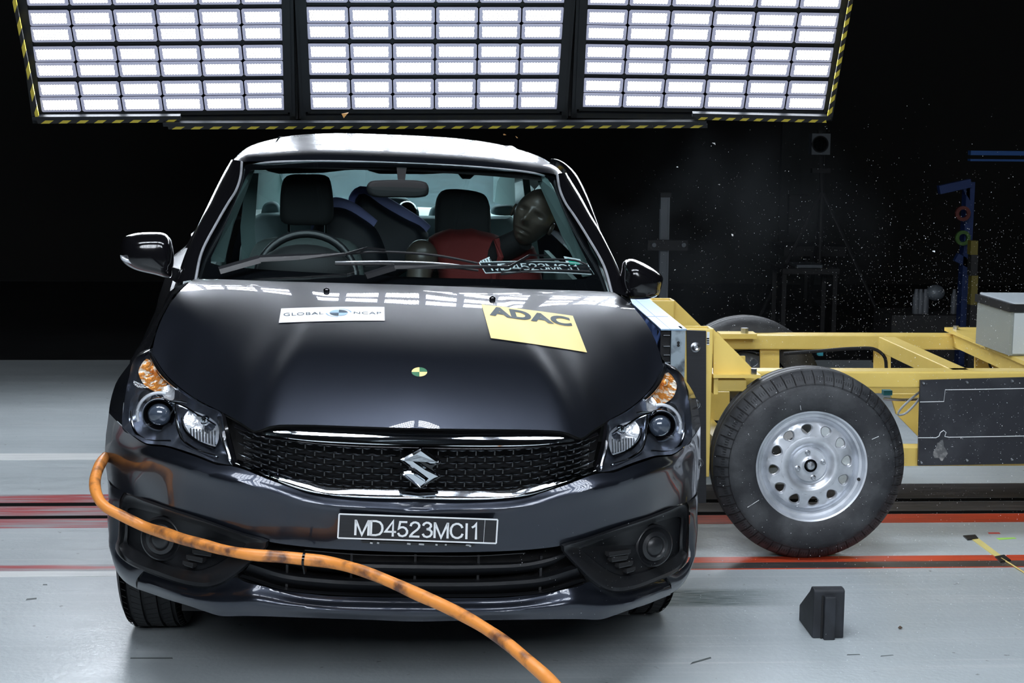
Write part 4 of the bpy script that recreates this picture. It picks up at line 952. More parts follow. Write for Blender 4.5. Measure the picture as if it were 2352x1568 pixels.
plate('pillar_trim', [(1134, 404, 3.5), (1182, 408, 3.1), (1184, 478, 3.1), (1133, 464, 3.7)], M['cabin'])
plate('pillar_trim', [(483, 600, 1.42), (486, 585, 1.46), (520, 500, 1.62), (560, 398, 1.9), (585, 390, 2.0), (548, 470, 1.9), (520, 560, 1.7), (515, 602, 1.6)], M['cabin'])
plate('pillar_trim', [(1228, 400, 2.0), (1255, 405, 1.92), (1275, 440, 1.8), (1310, 520, 1.62), (1362, 632, 1.40), (1338, 636, 1.46), (1290, 540, 1.7), (1256, 450, 1.9)], M['cabin'])
plate('belt_pillar', [(556, 600, 2.5), (552, 520, 2.5), (560, 450, 2.5), (580, 398, 2.5), (594, 398, 2.5), (590, 450, 2.5), (585, 520, 2.5), (590, 600, 2.5)], M['cabin'])
plate('belt_pillar', [(1200, 405, 2.5), (1215, 405, 2.5), (1240, 600, 2.5), (1222, 600, 2.5)], M['cabin'])
plate('sun_visor', [(596, 380, 1.97), (815, 378, 1.97), (812, 390, 1.96), (792, 391, 1.96), (740, 397, 1.95), (640, 399, 1.95), (615, 393, 1.95)], M['matt_black'])
plate('sun_visor', [(1040, 383, 1.97), (1245, 394, 2.0), (1236, 408, 1.96), (1090, 402, 1.96), (1080, 411, 1.95), (1062, 411, 1.95), (1050, 397, 1.96)], M['matt_black'])
plate('roof_console', [(830, 379, 1.96), (1050, 383, 1.96), (1020, 398, 1.95), (975, 400, 1.95), (870, 399, 1.95), (846, 392, 1.95)], M['matt_black'])
rv = pill('rear_view_mirror', [(842, 428), (850, 417), (880, 413.5), (925, 413), (960, 414.5), (980, 420), (985, 433), (982, 448), (965, 453), (910, 453), (860, 452), (846, 445)], 1.66, .012, M['matt_black'], back=.02, flat=.8)
plate('mirror_stem', [(911, 384, 1.80), (934, 385, 1.80), (930, 416, 1.67), (914, 416, 1.67)], M['matt_black'], rv)
# ---- outside mirrors
mr = empty('side_mirror'); mr.parent = car
V, Fc = pillow(px([(q[0], q[1], 1.24) for q in [(275, 584), (276, 562), (285, 545), (308, 536), (350, 533), (376, 535), (390, 545), (396, 562), (399, 585), (399, 608), (396, 620), (394, 637), (352, 629), (308, 618), (287, 606), (276, 593)]]), 0, (.015, -.09, 0), (0, .05, 0), 8, 56, .5)
obj('mirror_housing', V, Fc, M['gloss_black'], mr)
MB().prism(px([(392, 612, 1.22), (412, 618, 1.26), (406, 650, 1.25), (390, 640, 1.22)]), (0, .05, 0)).make('mirror_foot', M['satin_black'], mr, False)
pill('indicator_lens', [(276, 586), (290, 592), (308, 597), (310, 607), (296, 604), (279, 596)], 1.175, .012, M['silver'], mr, back=.02, N=20)
MB().prism(px([(281, 545, 1.295), (385, 540, 1.295), (393, 600, 1.295), (290, 596, 1.295)]), (0, .006, 0)).make('mirror_glass', M['mirror'], mr, False)
mr = empty('side_mirror'); mr.parent = car
V, Fc = pillow(px([(q[0], q[1], 1.24) for q in [(1432, 601), (1439, 596), (1452, 594), (1484, 606), (1510, 623), (1522, 636), (1519, 655), (1512, 675), (1493, 684), (1467, 686), (1436, 684), (1423, 676), (1423, 653), (1428, 625)]]), 0, (-.01, -.10, 0), (0, .05, 0), 8, 56, .45)
obj('mirror_housing', V, Fc, M['gloss_black'], mr)
MB().prism(px([(1400, 650, 1.22), (1428, 655, 1.24), (1428, 684, 1.24), (1412, 676, 1.22)]), (0, .05, 0)).make('mirror_foot', M['satin_black'], mr, False)
MB().prism(px([(1436, 604, 1.295), (1512, 630, 1.295), (1505, 672, 1.295), (1430, 672, 1.295)]), (0, .006, 0)).make('mirror_glass', M['mirror'], mr, False)

# ------------------------------------------------------------------ wheels of the car
def car_wheel(x, y, sg, steer=0.):
    zc = .31 + CROLL*x; root = empty('wheel'); root.parent = car
    ax = S([sg*cos(steer), sin(steer), CROLL*sg]); c = S([x, y, zc])
    w2 = .0925; prof = [(.20, -w2+.012), (.235, -w2-.002), (.275, -w2), (.297, -w2+.010)]
    for g in (-.060, -.022, .022, .060):
        prof += [(.308, g-.0075), (.309, g-.005), (.300, g-.0035), (.300, g+.0035), (.309, g+.005)]
    prof += [(.297, w2-.010), (.275, w2), (.235, w2+.002), (.20, w2-.012)]
    prof.sort(key=lambda q: q[1])
    ty = MB().lathe(prof, c, ax, 96).make('tyre', M['rubber'], root)
    mb = MB()
    u = np.cross(S([0, 0, 1]), ax); u /= np.linalg.norm(u); v = np.cross(ax, u)
    for k in range(72):
        a = 2*pi*k/72; e = u*cos(a)+v*sin(a); t = -u*sin(a)+v*cos(a)
        for g0, g1, sk in ((-.079, -.066, .0), (.066, .079, .0), (-.054, -.026, .008), (.026, .054, -.008), (-.018, .018, .005)):
            rr0 = lambda g: .3086 if abs(g) < .07 else .3005
            p0, p1 = c+ax*g0+e*rr0(g0)+t*sk, c+ax*g1+e*rr0(g1)-t*sk; mb.bar(p0, p1, .0018, .001, up=e)
    mb.make('tread_sipes', M['matt_black'], root, False)
    rim = MB().lathe([(.195, -w2+.01), (.205, -w2+.008), (.2, -.05), (.19, .0), (.19, .05), (.205, w2-.008), (.195, w2-.01)], c, ax, 48).make('rim', M['silver'], root)
    mb = MB().lathe([(.0005, .055), (.03, .055), (.05, .05), (.06, .04), (.0005, .03)], c, ax, 32)
    for k in range(10):
        a = 2*pi*k/10; e = u*cos(a)+v*sin(a); mb.bar(c+ax*.045+e*.04, c+ax*.06+e*.192, .03, .016, up=ax)
    mb.make('spokes', M['silver'], rim, False)
    MB().lathe([(.0005, -.01), (.13, -.01), (.13, .01), (.0005, .01)], c, ax, 32).make('brake_disc', M['steel'], root)
car_wheel(-.716, .93, -1, .03); car_wheel(.71, .95, 1, .03); car_wheel(-.742, WR, -1); car_wheel(.742, WR, 1)

# ------------------------------------------------------------------ stickers and lettering on the car
def decal_quad(name, q, m_, tree=HB, lift=.0012, bow=0., parent=car, n=14):
    V = []
    for j in range(n+1):
        for i in range(n+1):
            a, b_ = i/n, j/n; p = bil(q, a, b_); V.append(hit(tree, p[0], p[1]-bow*4*a*(1-a), lift))
    return obj(name, V, [(j*(n+1)+i, j*(n+1)+i+1, (j+1)*(n+1)+i+1, (j+1)*(n+1)+i) for i in range(n) for j in range(n)], m_, parent)
def decal_poly(name, pts, m_, tree=HB, lift=.002, parent=car, c=None):
    c = c or (sum(p[0] for p in pts)/len(pts), sum(p[1] for p in pts)/len(pts))
    V = [hit(tree, *p, lift) for p in pts]+[hit(tree, *c, lift)]; n = len(pts)
    return obj(name, V, [(k, (k+1) % n, n) for k in range(n)], m_, parent)
def decal_text(s, q, m_, tree=HB, lift=.0022, parent=car, name='lettering', bold=0., sp=None):
    def pl(a, b_):
        p = bil(q, a, b_); h_ = hit(tree, p[0], p[1], lift); return h_
    return text_mesh(s, None, pl, name, m_, parent, sp, bold)
st = decal_quad('bonnet_sticker', [(640.5, 742), (883.6, 737), (883, 705.5), (646, 709)], M['sticker_white'], bow=1.6)
st['label'] = 'white sticker reading GLOBAL NCAP'
decal_text('GLOBAL', [(651.5, 727.2), (743, 722.7), (743, 717.4), (651.5, 720.2)], M['logo_navy'], parent=st, sp=1.1, bold=0.)
decal_text('NCAP', [(812.5, 722.2), (875.5, 723), (875.5, 717.6), (812.5, 717.2)], M['logo_navy'], parent=st, sp=1.1, bold=.0)
ec = (778, 719.6)
for k in range(4):
    arc = [(ec[0]+21*cos(radians(90*k+t)), ec[1]-6.9*sin(radians(90*k+t))) for t in np.linspace(1, 89, 10)]+[ec]
    decal_poly('emblem_quarter', arc, M['logo_navy'] if k % 2 == 0 else M['logo_blue'], parent=st, c=(ec[0]+9*cos(radians(90*k+45)), ec[1]-3*sin(radians(90*k+45))), lift=.0024)
for a0, a1 in ((8, 88), (185, 268)):
    T = np.linspace(a0, a1, 12); V = []
    for t in T:
        for r_ in (30, 27): V.append(hit(HB, ec[0]+r_*cos(radians(t)), ec[1]-r_*.325*sin(radians(t)), .0024))
    obj('emblem_arc', V, [(2*i, 2*i+1, 2*i+3, 2*i+2) for i in range(11)], M['logo_blue'], st)
st = decal_quad('bonnet_sticker', [(1127.5, 777), (1348, 810), (1315.5, 725.8), (1106, 699.6)], M['sticker_yellow'], bow=1.)
st['label'] = 'yellow sticker reading ADAC'
decal_text('ADAC', [(1124.5, 725.3), (1315, 751.5), (1306.5, 729.5), (1117.5, 703.2)], M['logo_dark'], parent=st, bold=.05, sp=1.02)
tg = decal_poly('target_sticker', [(963.3+18.5*cos(t), 855.3-11*sin(t)) for t in np.linspace(0, 2*pi, 37)[:-1]], M['logo_dark'], lift=.0012)
for k in range(4):
    arc = [(963.3+17.8*cos(radians(90*k+t)), 855.3-10.5*sin(radians(90*k+t))) for t in np.linspace(0, 90, 10)]+[(963.3, 855.3)]
    decal_poly('quarter', arc, mat('target_green', (.04, .16, .08), .5) if k % 2 == 0 else M['sticker_yellow'], parent=tg, c=(963.3+8*cos(radians(90*k+45)), 855.3-4.5*sin(radians(90*k+45))), lift=.0022)
for u, v in ((750, 669), (1131, 688)):
    p = hit(HB, u, v, .0); nz = MB().ball(p+S([0, 0, .003]), (.010, .012, .008), 12).make('washer_nozzle', M['gloss_black'], car)
# number plate
def BP(u, v, off=0.): return cs(u, v, .012+off)
npl = empty('number_plate'); npl.parent = car; npl['label'] = 'black plate with white border reading MD4523MCI1'
Q = [(776, 1235), (1139.6, 1247.5), (1143, 1193), (779, 1180)]
MB().prism([BP(*q) for q in Q], (0, .004, 0)).make('plate_sheet', M['black_sheet'], npl, False)
mb = MB()
for a, b_ in ((0, 1), (1, 2), (2, 3), (3, 0)):
    mb.bar(BP(*Q[a], -.001), BP(*Q[b_], -.001), .0006, .0036, up=(0, 0, 1)) if a % 2 == 0 else mb.bar(BP(*Q[a], -.001), BP(*Q[b_], -.001), .0036, .0006, up=(0, 1, 0))
mb.make('plate_border', M['white_tape'], npl, False)
tq = [(813, 1228.6), (1103, 1239), (1104, 1202.5), (814.5, 1193)]
strokes_text('MD4523MCI1', lambda a, b_: BP(*bil(tq, a, b_), -.0012), 'lettering', M['white_tape'], npl, .125)
MB().bar(BP(1114, 1194.5, -.001), BP(1110.5, 1245.5, -.001), .0008, .0006, up=(0, 1, 0)).make('plate_line', M['white_tape'], npl, False)
MB().tube([KB(833, 1178, -.004), KB(965, 1181, -.006), KB(1091, 1187, -.004)], .0035, 8).make('plate_ledge', M['paint'], npl)
for u, v, w_ in ((850, 1246, 6), (866, 1246, 5), (935, 1248, 8), (962, 1249, 12), (1000, 1250, 5), (1022, 1250, 4), (1070, 1251, 10), (1078, 1253, 4)): MB().bar(KB(u, v, -.003), KB(u+w_, v+1, -.003), .0015, .004).make('torn_paper', M['white_tape'], npl, False)
MB().prism([KB(828, 1240, .002), KB(1090, 1250, .002), KB(1088, 1255, .004), KB(832, 1246, .004)], (0, -.003, 0)).make('plate_recess', M['satin_black'], npl, False)
# sheet, stickers behind the windscreen
WQ = [(1116, 624.6), (1365.5, 628), (1350, 603.5), (1101, 600)]
sh = decal_quad('windscreen_plate', WQ, M['black_sheet'], WB, -.006, 4, car); sh['label'] = 'black sheet reading MD4523MCI1 behind the windscreen'
def wq(a, b_, lift=-.0045):
    p = bil(WQ, a, b_); return hit(WB, p[0], p[1]-4*4*a*(1-a), lift)
mb = MB()
for path in ([(t, 0) for t in np.linspace(0, 1, 15)], [(1, t) for t in np.linspace(0, 1, 5)], [(t, 1) for t in np.linspace(1, 0, 15)], [(0, t) for t in np.linspace(1, 0, 5)]): mb.tube([wq(*p) for p in path], .0018, 4)
mb.make('plate_border', M['white_tape'], sh)
strokes_text('MD4523MCI1', lambda a, b_: wq(.07+.84*a, .20+.62*b_), 'lettering', M['white_tape'], sh, .125)
def wdecal(name, q, m_, lift=-.006, parent=car): return decal_quad(name, q, m_, WB, lift, 0, parent, 4)
gs = wdecal('windscreen_sticker', [(1305, 606), (1341, 606), (1334, 591), (1296, 584)], M['white_tape'], -.007)
wdecal('sticker_print', [(1310, 603), (1333, 604), (1329, 594), (1304, 589)], M['sticker_green'], -.006, gs)
bs = wdecal('windscreen_sticker', [(1107, 602), (1132, 600), (1125, 585), (1103, 595)], M['white_tape'], -.007)
mb = MB()
for k in range(4): mb.bar(hit(WB, 1107+k*6, 595-k*2, -.005), hit(WB, 1111+k*6, 603-k*1, -.005), .003, .0005)
mb.make('sticker_print', M['matt_black'], bs, False)

# ------------------------------------------------------------------ wipers and cowl
def wpt(u, v, lift): 
    p = hit(WB, u, v, lift)
    return p if p is not None else cs(u, v, 1.08)-S([0, lift, 0])
def wiper(arm, blade_, twig):
    w_ = empty('wiper'); w_.parent = car
    for seg, nm in ((arm[0], 'arm_base'), (arm[1], 'arm')):
        mb = MB(); P = [wpt(u, v, l) for u, v, l, _ in seg]; R_ = [q[3] for q in seg]
        for i in range(len(P)-1):
            n_ = S([0, -.8, .6]); t = P[i+1]-P[i]; t /= np.linalg.norm(t); u_ = np.cross(t, n_); u_ /= np.linalg.norm(u_)
            A = [P[i]+u_*R_[i], P[i]+n_*.006, P[i]-u_*R_[i], P[i]-n_*.006]; Bq = [P[i+1]+u_*R_[i+1], P[i+1]+n_*.006, P[i+1]-u_*R_[i+1], P[i+1]-n_*.006]
            mb.add(A+Bq, [(k, (k+1) % 4, 4+(k+1) % 4, 4+k) for k in range(4)]+[(3, 2, 1, 0), (4, 5, 6, 7)])
        mb.make(nm, M['satin_black'], w_, False)
    for L, r_, nm, m_ in blade_:
        MB().tube(cr([wpt(*q) for q in L], 24), r_, 6).make(nm, m_, w_)
    return w_
wiper([[(508, 640, .030, .014), (600, 616, .034, .015)], [(600, 616, .036, .013), (690, 612, .036, .011), (795, 606, .036, .006), (843, 590, .034, .004), (885, 592, .030, .003)]],
      [([(705, 604, .022), (780, 598, .022), (870, 592, .022), (1000, 600, .022), (1095, 618, .022)], .0042, 'blade_bow', M['dark_trim']),
       ([(770, 609, .012), (900, 608, .012), (1010, 612, .012), (1098, 622, .012)], .0028, 'blade_edge', M['silver']),
       ([(770, 612, .008), (900, 612, .008), (1010, 616, .008), (1098, 626, .008)], .0038, 'blade_rubber', M['rubber'])], 0)
wiper([[(840, 652, .030, .012), (905, 634, .034, .013)], [(905, 634, .036, .010), (1020, 634, .036, .008), (1165, 635, .036, .005), (1212, 606, .034, .004), (1250, 605, .03, .003)]],
      [([(1132, 630, .022), (1180, 616, .022), (1250, 609, .022), (1320, 612, .022), (1345, 622, .022)], .0036, 'blade_bow', M['dark_trim']),
       ([(1150, 632, .012), (1220, 622, .012), (1290, 619, .012), (1352, 622, .012)], .0022, 'blade_edge', M['dark_trim']),
       ([(1150, 635, .008), (1220, 627, .008), (1290, 625, .008), (1352, 628, .008)], .003, 'blade_rubber', M['rubber'])], 0)
cw = loft([full(px([(940, 664, .99), (718, 658, 1.01), (560, 652, 1.06), (450, 648, 1.13)])), full(px([(940, 655, 1.05), (718, 650, 1.07), (560, 646, 1.12), (452, 640, 1.18)]))], 41, 3)
obj('cowl_panel', *grid([[p+S([0, 0, -.012]) for p in r] for r in cw]), M['dark_trim'], car)

# ------------------------------------------------------------------ what sits in the cabin
def W3(u, v, s): return L2W(cs(u, v, s))
def wpill(name, L, s, dep, m_, parent, back=None, N=44, flat=.6):
    V, Fc = pillow([W3(u, v, s) for u, v in L], s, (0, -dep, 0), (0, back or dep*.6, 0), 7, N, flat)
    return wp(obj(name, V, Fc, m_), parent)
def child_seat(label, shell, rim, trim, s):
    r_ = place('infant_carrier', W3(880, 640, s), label, 'child seat')
    wpill('seat_shell', shell, s, .10, M['child_dark'], r_, .08, flat=.7)
    P = cr([W3(u, v, s-.02) for u, v in rim], 30); wp(MB().tube(P, [.030*(.45+.55*sin(pi*(i+6)/41)) for i in range(30)], 12).make('padded_rim', M['child_blue'], None), r_)
    P = cr([W3(u, v, s-.05) for u, v in trim], 20); wp(MB().tube(P, .010, 8).make('harness_strap', M['child_blue'], None), r_)
child_seat('rear-facing violet child seat leaning in the middle of the back bench', [(812, 480), (816, 452), (828, 439), (842, 442), (880, 468), (930, 497), (975, 522), (985, 545), (960, 600), (900, 640), (850, 640), (806, 560)], [(810, 480), (815, 455), (828, 442), (845, 446), (880, 466), (925, 492), (968, 517), (982, 528)], [(850, 500), (885, 530), (920, 560)], 2.75)
child_seat('violet-blue child seat behind the driver headrest', [(705, 560), (722, 515), (742, 480), (765, 470), (795, 474), (830, 494), (870, 530), (890, 640), (700, 640)], [(722, 560), (730, 520), (745, 488), (765, 470), (795, 475), (828, 492), (862, 514)], [(722, 548), (735, 520), (744, 505)], 2.68)
cd = place('child_dummy', W3(937, 560, 2.98), 'small black child dummy head showing beyond the tilted child seat', 'dummy')
wp(MB().ball(W3(935, 495, 2.98), (.052, .06, .062), 24).make('head', M['gloss_black']), cd)
wp(MB().ball(W3(935, 560, 2.98), (.07, .07, .10), 20).make('body', M['child_dark']), cd)
# adult dummy on the passenger seat, thrown towards the struck side
dm_ = place('crash_test_dummy', W3(1110, 660, 2.15), 'brown crash test dummy in a red shirt, head thrown against the right pillar', 'dummy')
hc = W3(1226, 500, 2.02); k_ = .00158
def head():
    V, Fc = [], []; n, h_ = 80, 64; up = S([.46, .05, .885]); up /= np.linalg.norm(up); fw_ = S([-.30, -.90, .10]); fw_ -= up*np.dot(fw_, up); fw_ /= np.linalg.norm(fw_); rt_ = np.cross(fw_, up)
    for i in range(h_+1):
        a = pi*i/h_
        for j in range(n):
            b_ = 2*pi*j/n; z = cos(a); r_ = sin(a); x = r_*sin(b_); y = r_*cos(b_)
            z_ = z; wx = .076*(1-.10*max(0, -z_)); wy = .088; wz = .112
            if z_ < -.1: wx *= 1-.30*(-z_-.1)**1.0; wy *= 1-.10*(-z_-.1)
            X, Y_, Z = x*wx, y*wy, z*wz
            if y > 0:
                g = lambda cx_, cz_, sx_, sz_: math.exp(-((X-cx_)/sx_)**2-((Z-cz_)/sz_)**2)
                Y_ += .030*g(0, -.024, .012, .018)+.016*g(0, .0, .009, .022) - .018*g(.029, .008, .017, .012)-.018*g(-.029, .008, .017, .012)+.006*g(0, .03, .05, .012)
                Y_ += .010*g(0, -.055, .022, .006)-.010*g(0, -.063, .024, .003)+.010*g(0, -.071, .019, .006)+.010*g(0, -.092, .02, .012)
            V.append(hc+rt_*X+fw_*Y_+up*Z)
    Fc = [(i*n+k, i*n+(k+1) % n, (i+1)*n+(k+1) % n, (i+1)*n+k) for i in range(h_) for k in range(n)]
    for sg in (-1, 1):
        m0 = len(V); V += [hc+rt_*(sg*(.076+.008*e))+up*(-.008+.024*cos(t))+fw_*(.005+.013*sin(t)) for e in (0, 1) for t in np.linspace(0, 2*pi, 13)[:-1]]
        Fc += [(m0+k, m0+(k+1) % 12, m0+12+(k+1) % 12, m0+12+k) for k in range(12)]+[tuple(m0+12+k for k in range(12))]
    return V, Fc, up, fw_, rt_
V, Fc, up_, fw2, rt2 = head(); hd = wp(obj('head', V, Fc, M['dummy_skin'], smooth='all'), dm_)
nk = MB().tube([hc-up_*.085-fw2*.01, W3(1150, 575, 2.1), W3(1120, 610, 2.15)], [.045, .05, .06], 16); wp(nk.make('neck', M['matt_black']), dm_)
wpill('shirt', [(985, 545), (1010, 532), (1035, 525), (1060, 528), (1076, 523), (1104, 530), (1144, 540), (1170, 560), (1222, 562), (1236, 598), (1240, 680), (1020, 690), (1005, 620), (985, 575)], 2.18, .10, M['dummy_red'], dm_, .07, flat=.7)
wp(MB().tube([W3(1140, 548, 2.05), W3(1150, 590, 2.04), W3(1135, 640, 2.05)], .012, 8).make('shirt_collar', M['dummy_red']), dm_)
wp(MB().ball(W3(968, 592, 2.1), (.062, .06, .068), 24).make('shoulder', M['dummy_skin']), dm_)
wp(MB().tube([W3(968, 600, 2.1), W3(955, 680, 2.05), W3(990, 730, 1.9)], [.05, .045, .035], 14).make('arm', M['dummy_skin']), dm_)

# ------------------------------------------------------------------ the orange hose in front of the bumper
def K3(u, v, off): return L2W(KB(u, v, off))
hp = [L2W([-.74, 1.3, .40]), L2W([-.86, .95, .47]), L2W(cs(240, 1052, .60)), L2W(cs(226, 1075, .50)), L2W(cs(218, 1105, .42)), L2W(cs(222, 1135, .36)), L2W(cs(240, 1162, .32)), L2W(cs(286, 1187, .30)), K3(332, 1209, -.05), K3(378, 1224, -.04), K3(424, 1239, -.04), K3(470, 1251, -.04), K3(515, 1263, -.04), K3(580, 1274, -.04), K3(640, 1278, -.04), K3(700, 1284, -.04), K3(752, 1290, -.045), WY(821, 1307, 3.83), WY(890, 1333, 3.78), WY(959, 1364, 3.72), WY(1028, 1395, 3.66), WY(1097, 1432, 3.58), WY(1160, 1474, 3.50), WY(1215, 1520, 3.42), WY(1262, 1562, 3.36), WY(1330, 1640, 3.2), WY(1400, 1760, 3.0)]
e_ = hp[-1]; hp += [S([e_[0]+.10, e_[1]-.22, .06]), S([e_[0]+.3, e_[1]-.5, .0165]), S([e_[0]+.6, e_[1]-1.0, .0165])]
hose = place('hose', hp[6], 'thick worn orange hose slung across the front bumper', 'hose')
HPc = cr(hp, 190)
rr_ = [.0145*(1+.05*sin(i*.35)+.03*sin(i*.9)) for i in range(190)]
wp(MB().tube(HPc, rr_, 20).make('hose_body', M['orange']), hose)
def ring_at(u, r_=.017):
    P_ = [p for p in HPc]; best = min(range(60, 150), key=lambda i: abs(proj(P_[i])[0]-u)); c = P_[best]; t = P_[best+1]-P_[best-1]
    return c, t/np.linalg.norm(t)
def proj(p): q = S(p)-EYE; return CX+F*np.dot(q, RT)/np.dot(q, FW), CY+F*np.dot(q, DN)/np.dot(q, FW)
for u in (690, 706):
    c, t = ring_at(u); wp(MB().lathe([(.0145, -.003), (.0172, -.003), (.0172, .003), (.0145, .003)], c, t, 24).make('cable_tie', M['gloss_black']), hose)
    wp(MB().bar(c+S([0, 0, -.017]), c+S([.004, -.004, -.036]), .006, .006).make('tie_tail', M['gloss_black']), hose)

# ================================================================== BARRIER TROLLEY
trl = place('barrier_trolley', (1.9, 6.1, 0), 'yellow steel crash trolley with deformable barrier, pressed into the car side', 'trolley')
def tp(name, mb, m_, smooth=False): return wp(mb.make(name, m_, None, smooth), trl)
def pl(L, Y, th): return MB().prism([WY(u, v, Y) for u, v in L], (0, th, 0))
def wbox(u0, v0, u1, v1, Y, th):
    a, b_ = WY(u0, v1, Y), WY(u1, v0, Y); return MB().box((a[0], Y, a[2]), (b_[0], Y+th, b_[2]))
YN, YF_ = 5.50, 6.40
def tube_post(u0, u1, vtop, Y, dep, zb):
    a, b_ = WY(u0, vtop, Y), WY(u1, vtop, Y); z = a[2]; mb = MB(); t = .008
    x0, x1 = a[0], b_[0]
    mb.box((x0, Y, zb), (x1, Y+t, z)).box((x0, Y+dep-t, zb), (x1, Y+dep, z)).box((x0, Y+t, zb), (x0+t, Y+dep-t, z)).box((x1-t, Y+t, zb), (x1, Y+dep-t, z)); return mb, x0, x1, z
mb, xa, xb, zt_ = tube_post(1567, 1638, 755, YN, .085, .28); o = tp('front_post', mb, M['yellow']); bevel(o, .003)
mb, xc, xd, zt2 = tube_post(1496, 1549, 690, YF_, .10, .28); o = tp('front_post', mb, M['yellow']); bevel(o, .003)
o = tp('mounting_plate', MB().prism([WY(1577, 758, YN-.012), WY(1622, 760, YN-.012), WY(1622, 1155, YN-.012), WY(1582, 1155, YN-.012)], (0, .011, 0)), M['black_sheet'])
for v in (797, 928, 1062):
    c = WY(1597 if v < 1000 else 1604, v, YN-.012)
    bo = wp(MB().lathe([(.0005, .0), (.017, .0), (.017, .004), (.012, .006), (.012, .016), (.008, .020), (.0005, .018)], c, (0, -1, 0), 24).make('bolt', M['steel']), trl)
# deformable barrier: blue foil face, metal cladding, black core
zb_ = .34; bx0, bx1, by0, by1 = .808, .885, YN-.005, 7.0
def crumple(n=60, m=26):
    rows = []
    for j in range(m+1):
        z = zt_-.005-(zt_-zb_-.005)*j/m; r = []
        for i in range(n+1):
            y = by0+(by1-by0)*i/n
            d = .008*sin(y*38+z*9)+.005*sin(y*90+sin(z*30)*2)+.004*sin(z*60+y*15)
            r.append(S([bx0-.004-d*(1 if 0 < j else 0), y, z]))
        rows.append(r)
    return grid(rows)
wp(obj('barrier_face', *crumple(), M['blue'], smooth='all'), trl)
o = tp('barrier_top_foil', MB().box((bx0, by0, zt_-.005), (bx1+.012, by1, zt_)), M['blue_light'])
tp('foil_seam', MB().box((bx0+.030, by0, zt_), (bx0+.032, by1, zt_+.001)).box((bx0, 5.85, zt_), (bx1, 5.853, zt_+.001)), M['blue'])
tp('barrier_core', MB().box((bx0+.002, by0+.02, zb_), (bx0+.035, by1, zt_-.006)), M['matt_black'])
tp('barrier_cladding', MB().box((bx0+.036, by0, zb_), (bx1+.008, by1, zt_-.006)), M['scratched'])
for v in (770, 795, 815, 832, 862):
    c = WY(1531, v, by0); tp('core_sheet', MB().box((c[0]-.010, by0, c[2]-.001), (c[0]+.012, by0+.03, c[2]+.001)), M['steel'])
for v in (787, 793):
    c = WY(1558, v, by0-.001); wp(MB().lathe([(.0005, 0), (.005, 0), (.005, .002), (.0005, .002)], c, (0, -1, 0), 16).make('hole', M['matt_black']), trl)
# label with bars on the post
tp('barcode_label', wbox(1623, 762, 1630, 792, YN-.001, .001), M['white_tape'])
tp('barcode_print', wbox(1623, 776, 1629, 779, YN-.002, .001).add(*[(m_.V, m_.F) for m_ in [wbox(1623, 781, 1629, 784, YN-.002, .001)]][0]).add(*[(m_.V, m_.F) for m_ in [wbox(1623, 786, 1629, 789, YN-.002, .001)]][0]), M['matt_black'])
# gussets, flanges, rails
tp('gusset_plate', pl([(1639, 756), (1700, 817), (1737, 855), (1737, 861), (1639, 861)], YN+.03, .012), M['yellow'])
o = tp('flange', wbox(1639, 861, 1748, 868, YN-.01, .11), M['yellow']); 
wp(MB().lathe([(.0005, 0), (.011, 0), (.011, .020), (.0005, .020)], WY(1731, 859, YN+.01), (0, 0, 1), 6).make('flange_bolt', M['steel']), trl)
tp('gusset_plate', pl([(1549, 689), (1612, 750), (1655, 790), (1655, 812), (1549, 812)], YF_+.03, .012), M['yellow'])
nr0 = WY(1640, 895, 5.63); XRr = 4.6; zr0, zr1 = .572, .632
o = tp('side_rail', MB().box((xb, 5.63, zr0), (XRr, 5.72, zr1)), M['yellow']); bevel(o, .006)
o = tp('bracket', wbox(1646, 872, 1716, 899, YN+.02, .11), M['yellow']); bevel(o, .004)
o = tp('bracket', wbox(1639, 868, 1650, 905, YN+.01, .12), M['yellow'])
o = tp('side_rail', MB().box((xd, 6.80, .545), (XRr, 6.90, .607)), M['yellow']); bevel(o, .006)
o = tp('flange', wbox(1655, 767, 1739, 778, 6.72, .09), M['yellow'])
wp(MB().lathe([(.0005, 0), (.016, 0), (.016, .028), (.0005, .028)], WY(1710, 768, 6.76), (0, 0, 1), 8).make('flange_bolt', M['steel']), trl)
for L, Y in (([(1746, 800), (1790, 800), (1790, 880), (1746, 880)], 6.83), ([(1700, 818), (1712, 818), (1712, 860), (1700, 860)], 6.6), ([(2008, 800), (2046, 800), (2046, 870), (2008, 870)], 6.83), ([(2240, 795), (2300, 795), (2300, 880), (2240, 880)], 6.83), ([(1630, 900), (1676, 900), (1676, 965), (1630, 965)], 5.95)):
    tp('web_plate', pl(L, Y, .015), M['yellow'])
tp('lower_rail', MB().box((xd, 6.78, .36), (XRr, 6.86, .42)), M['yellow'])
lo_a, lo_b = WY(2000, 1070, 5.64), WY(2000, 1029, 5.64)
tp('lower_rail', MB().box((WY(2060, 1040, 5.64)[0], 5.64, lo_a[2]), (XRr, 5.72, lo_b[2])), M['yellow'])
def beam(q, z, th, name='cross_beam', m_=M['yellow']):
    return tp(name, MB().prism([WZ(u, v, z) for u, v in q], (0, 0, -th)), m_)
bevel(beam([(2187, 849), (2228, 849), (2056, 773), (2018, 773)], .632, .06), .003)
x0_, x1_ = WZ(2169, 757, .625), WZ(2352, 836, .625)
xe = x1_[0]+(x1_[0]-x0_[0])*(5.73-x1_[1])/(x1_[1]-x0_[1])
tp('deck_plate', MB().prism([(xe, 5.73, .636), (XRr, 5.73, .636), (XRr, x0_[1], .636), (x0_[0], x0_[1], .636)], (0, 0, -.015)), M['yellow'])
tp('deck_web', MB().prism([(xe+.02, 5.73, .62), (x0_[0]+.02, 6.8, .62), (x0_[0]+.02, 6.8, .56), (xe+.02, 5.73, .56)], (.01, 0, 0)), M['yellow'])
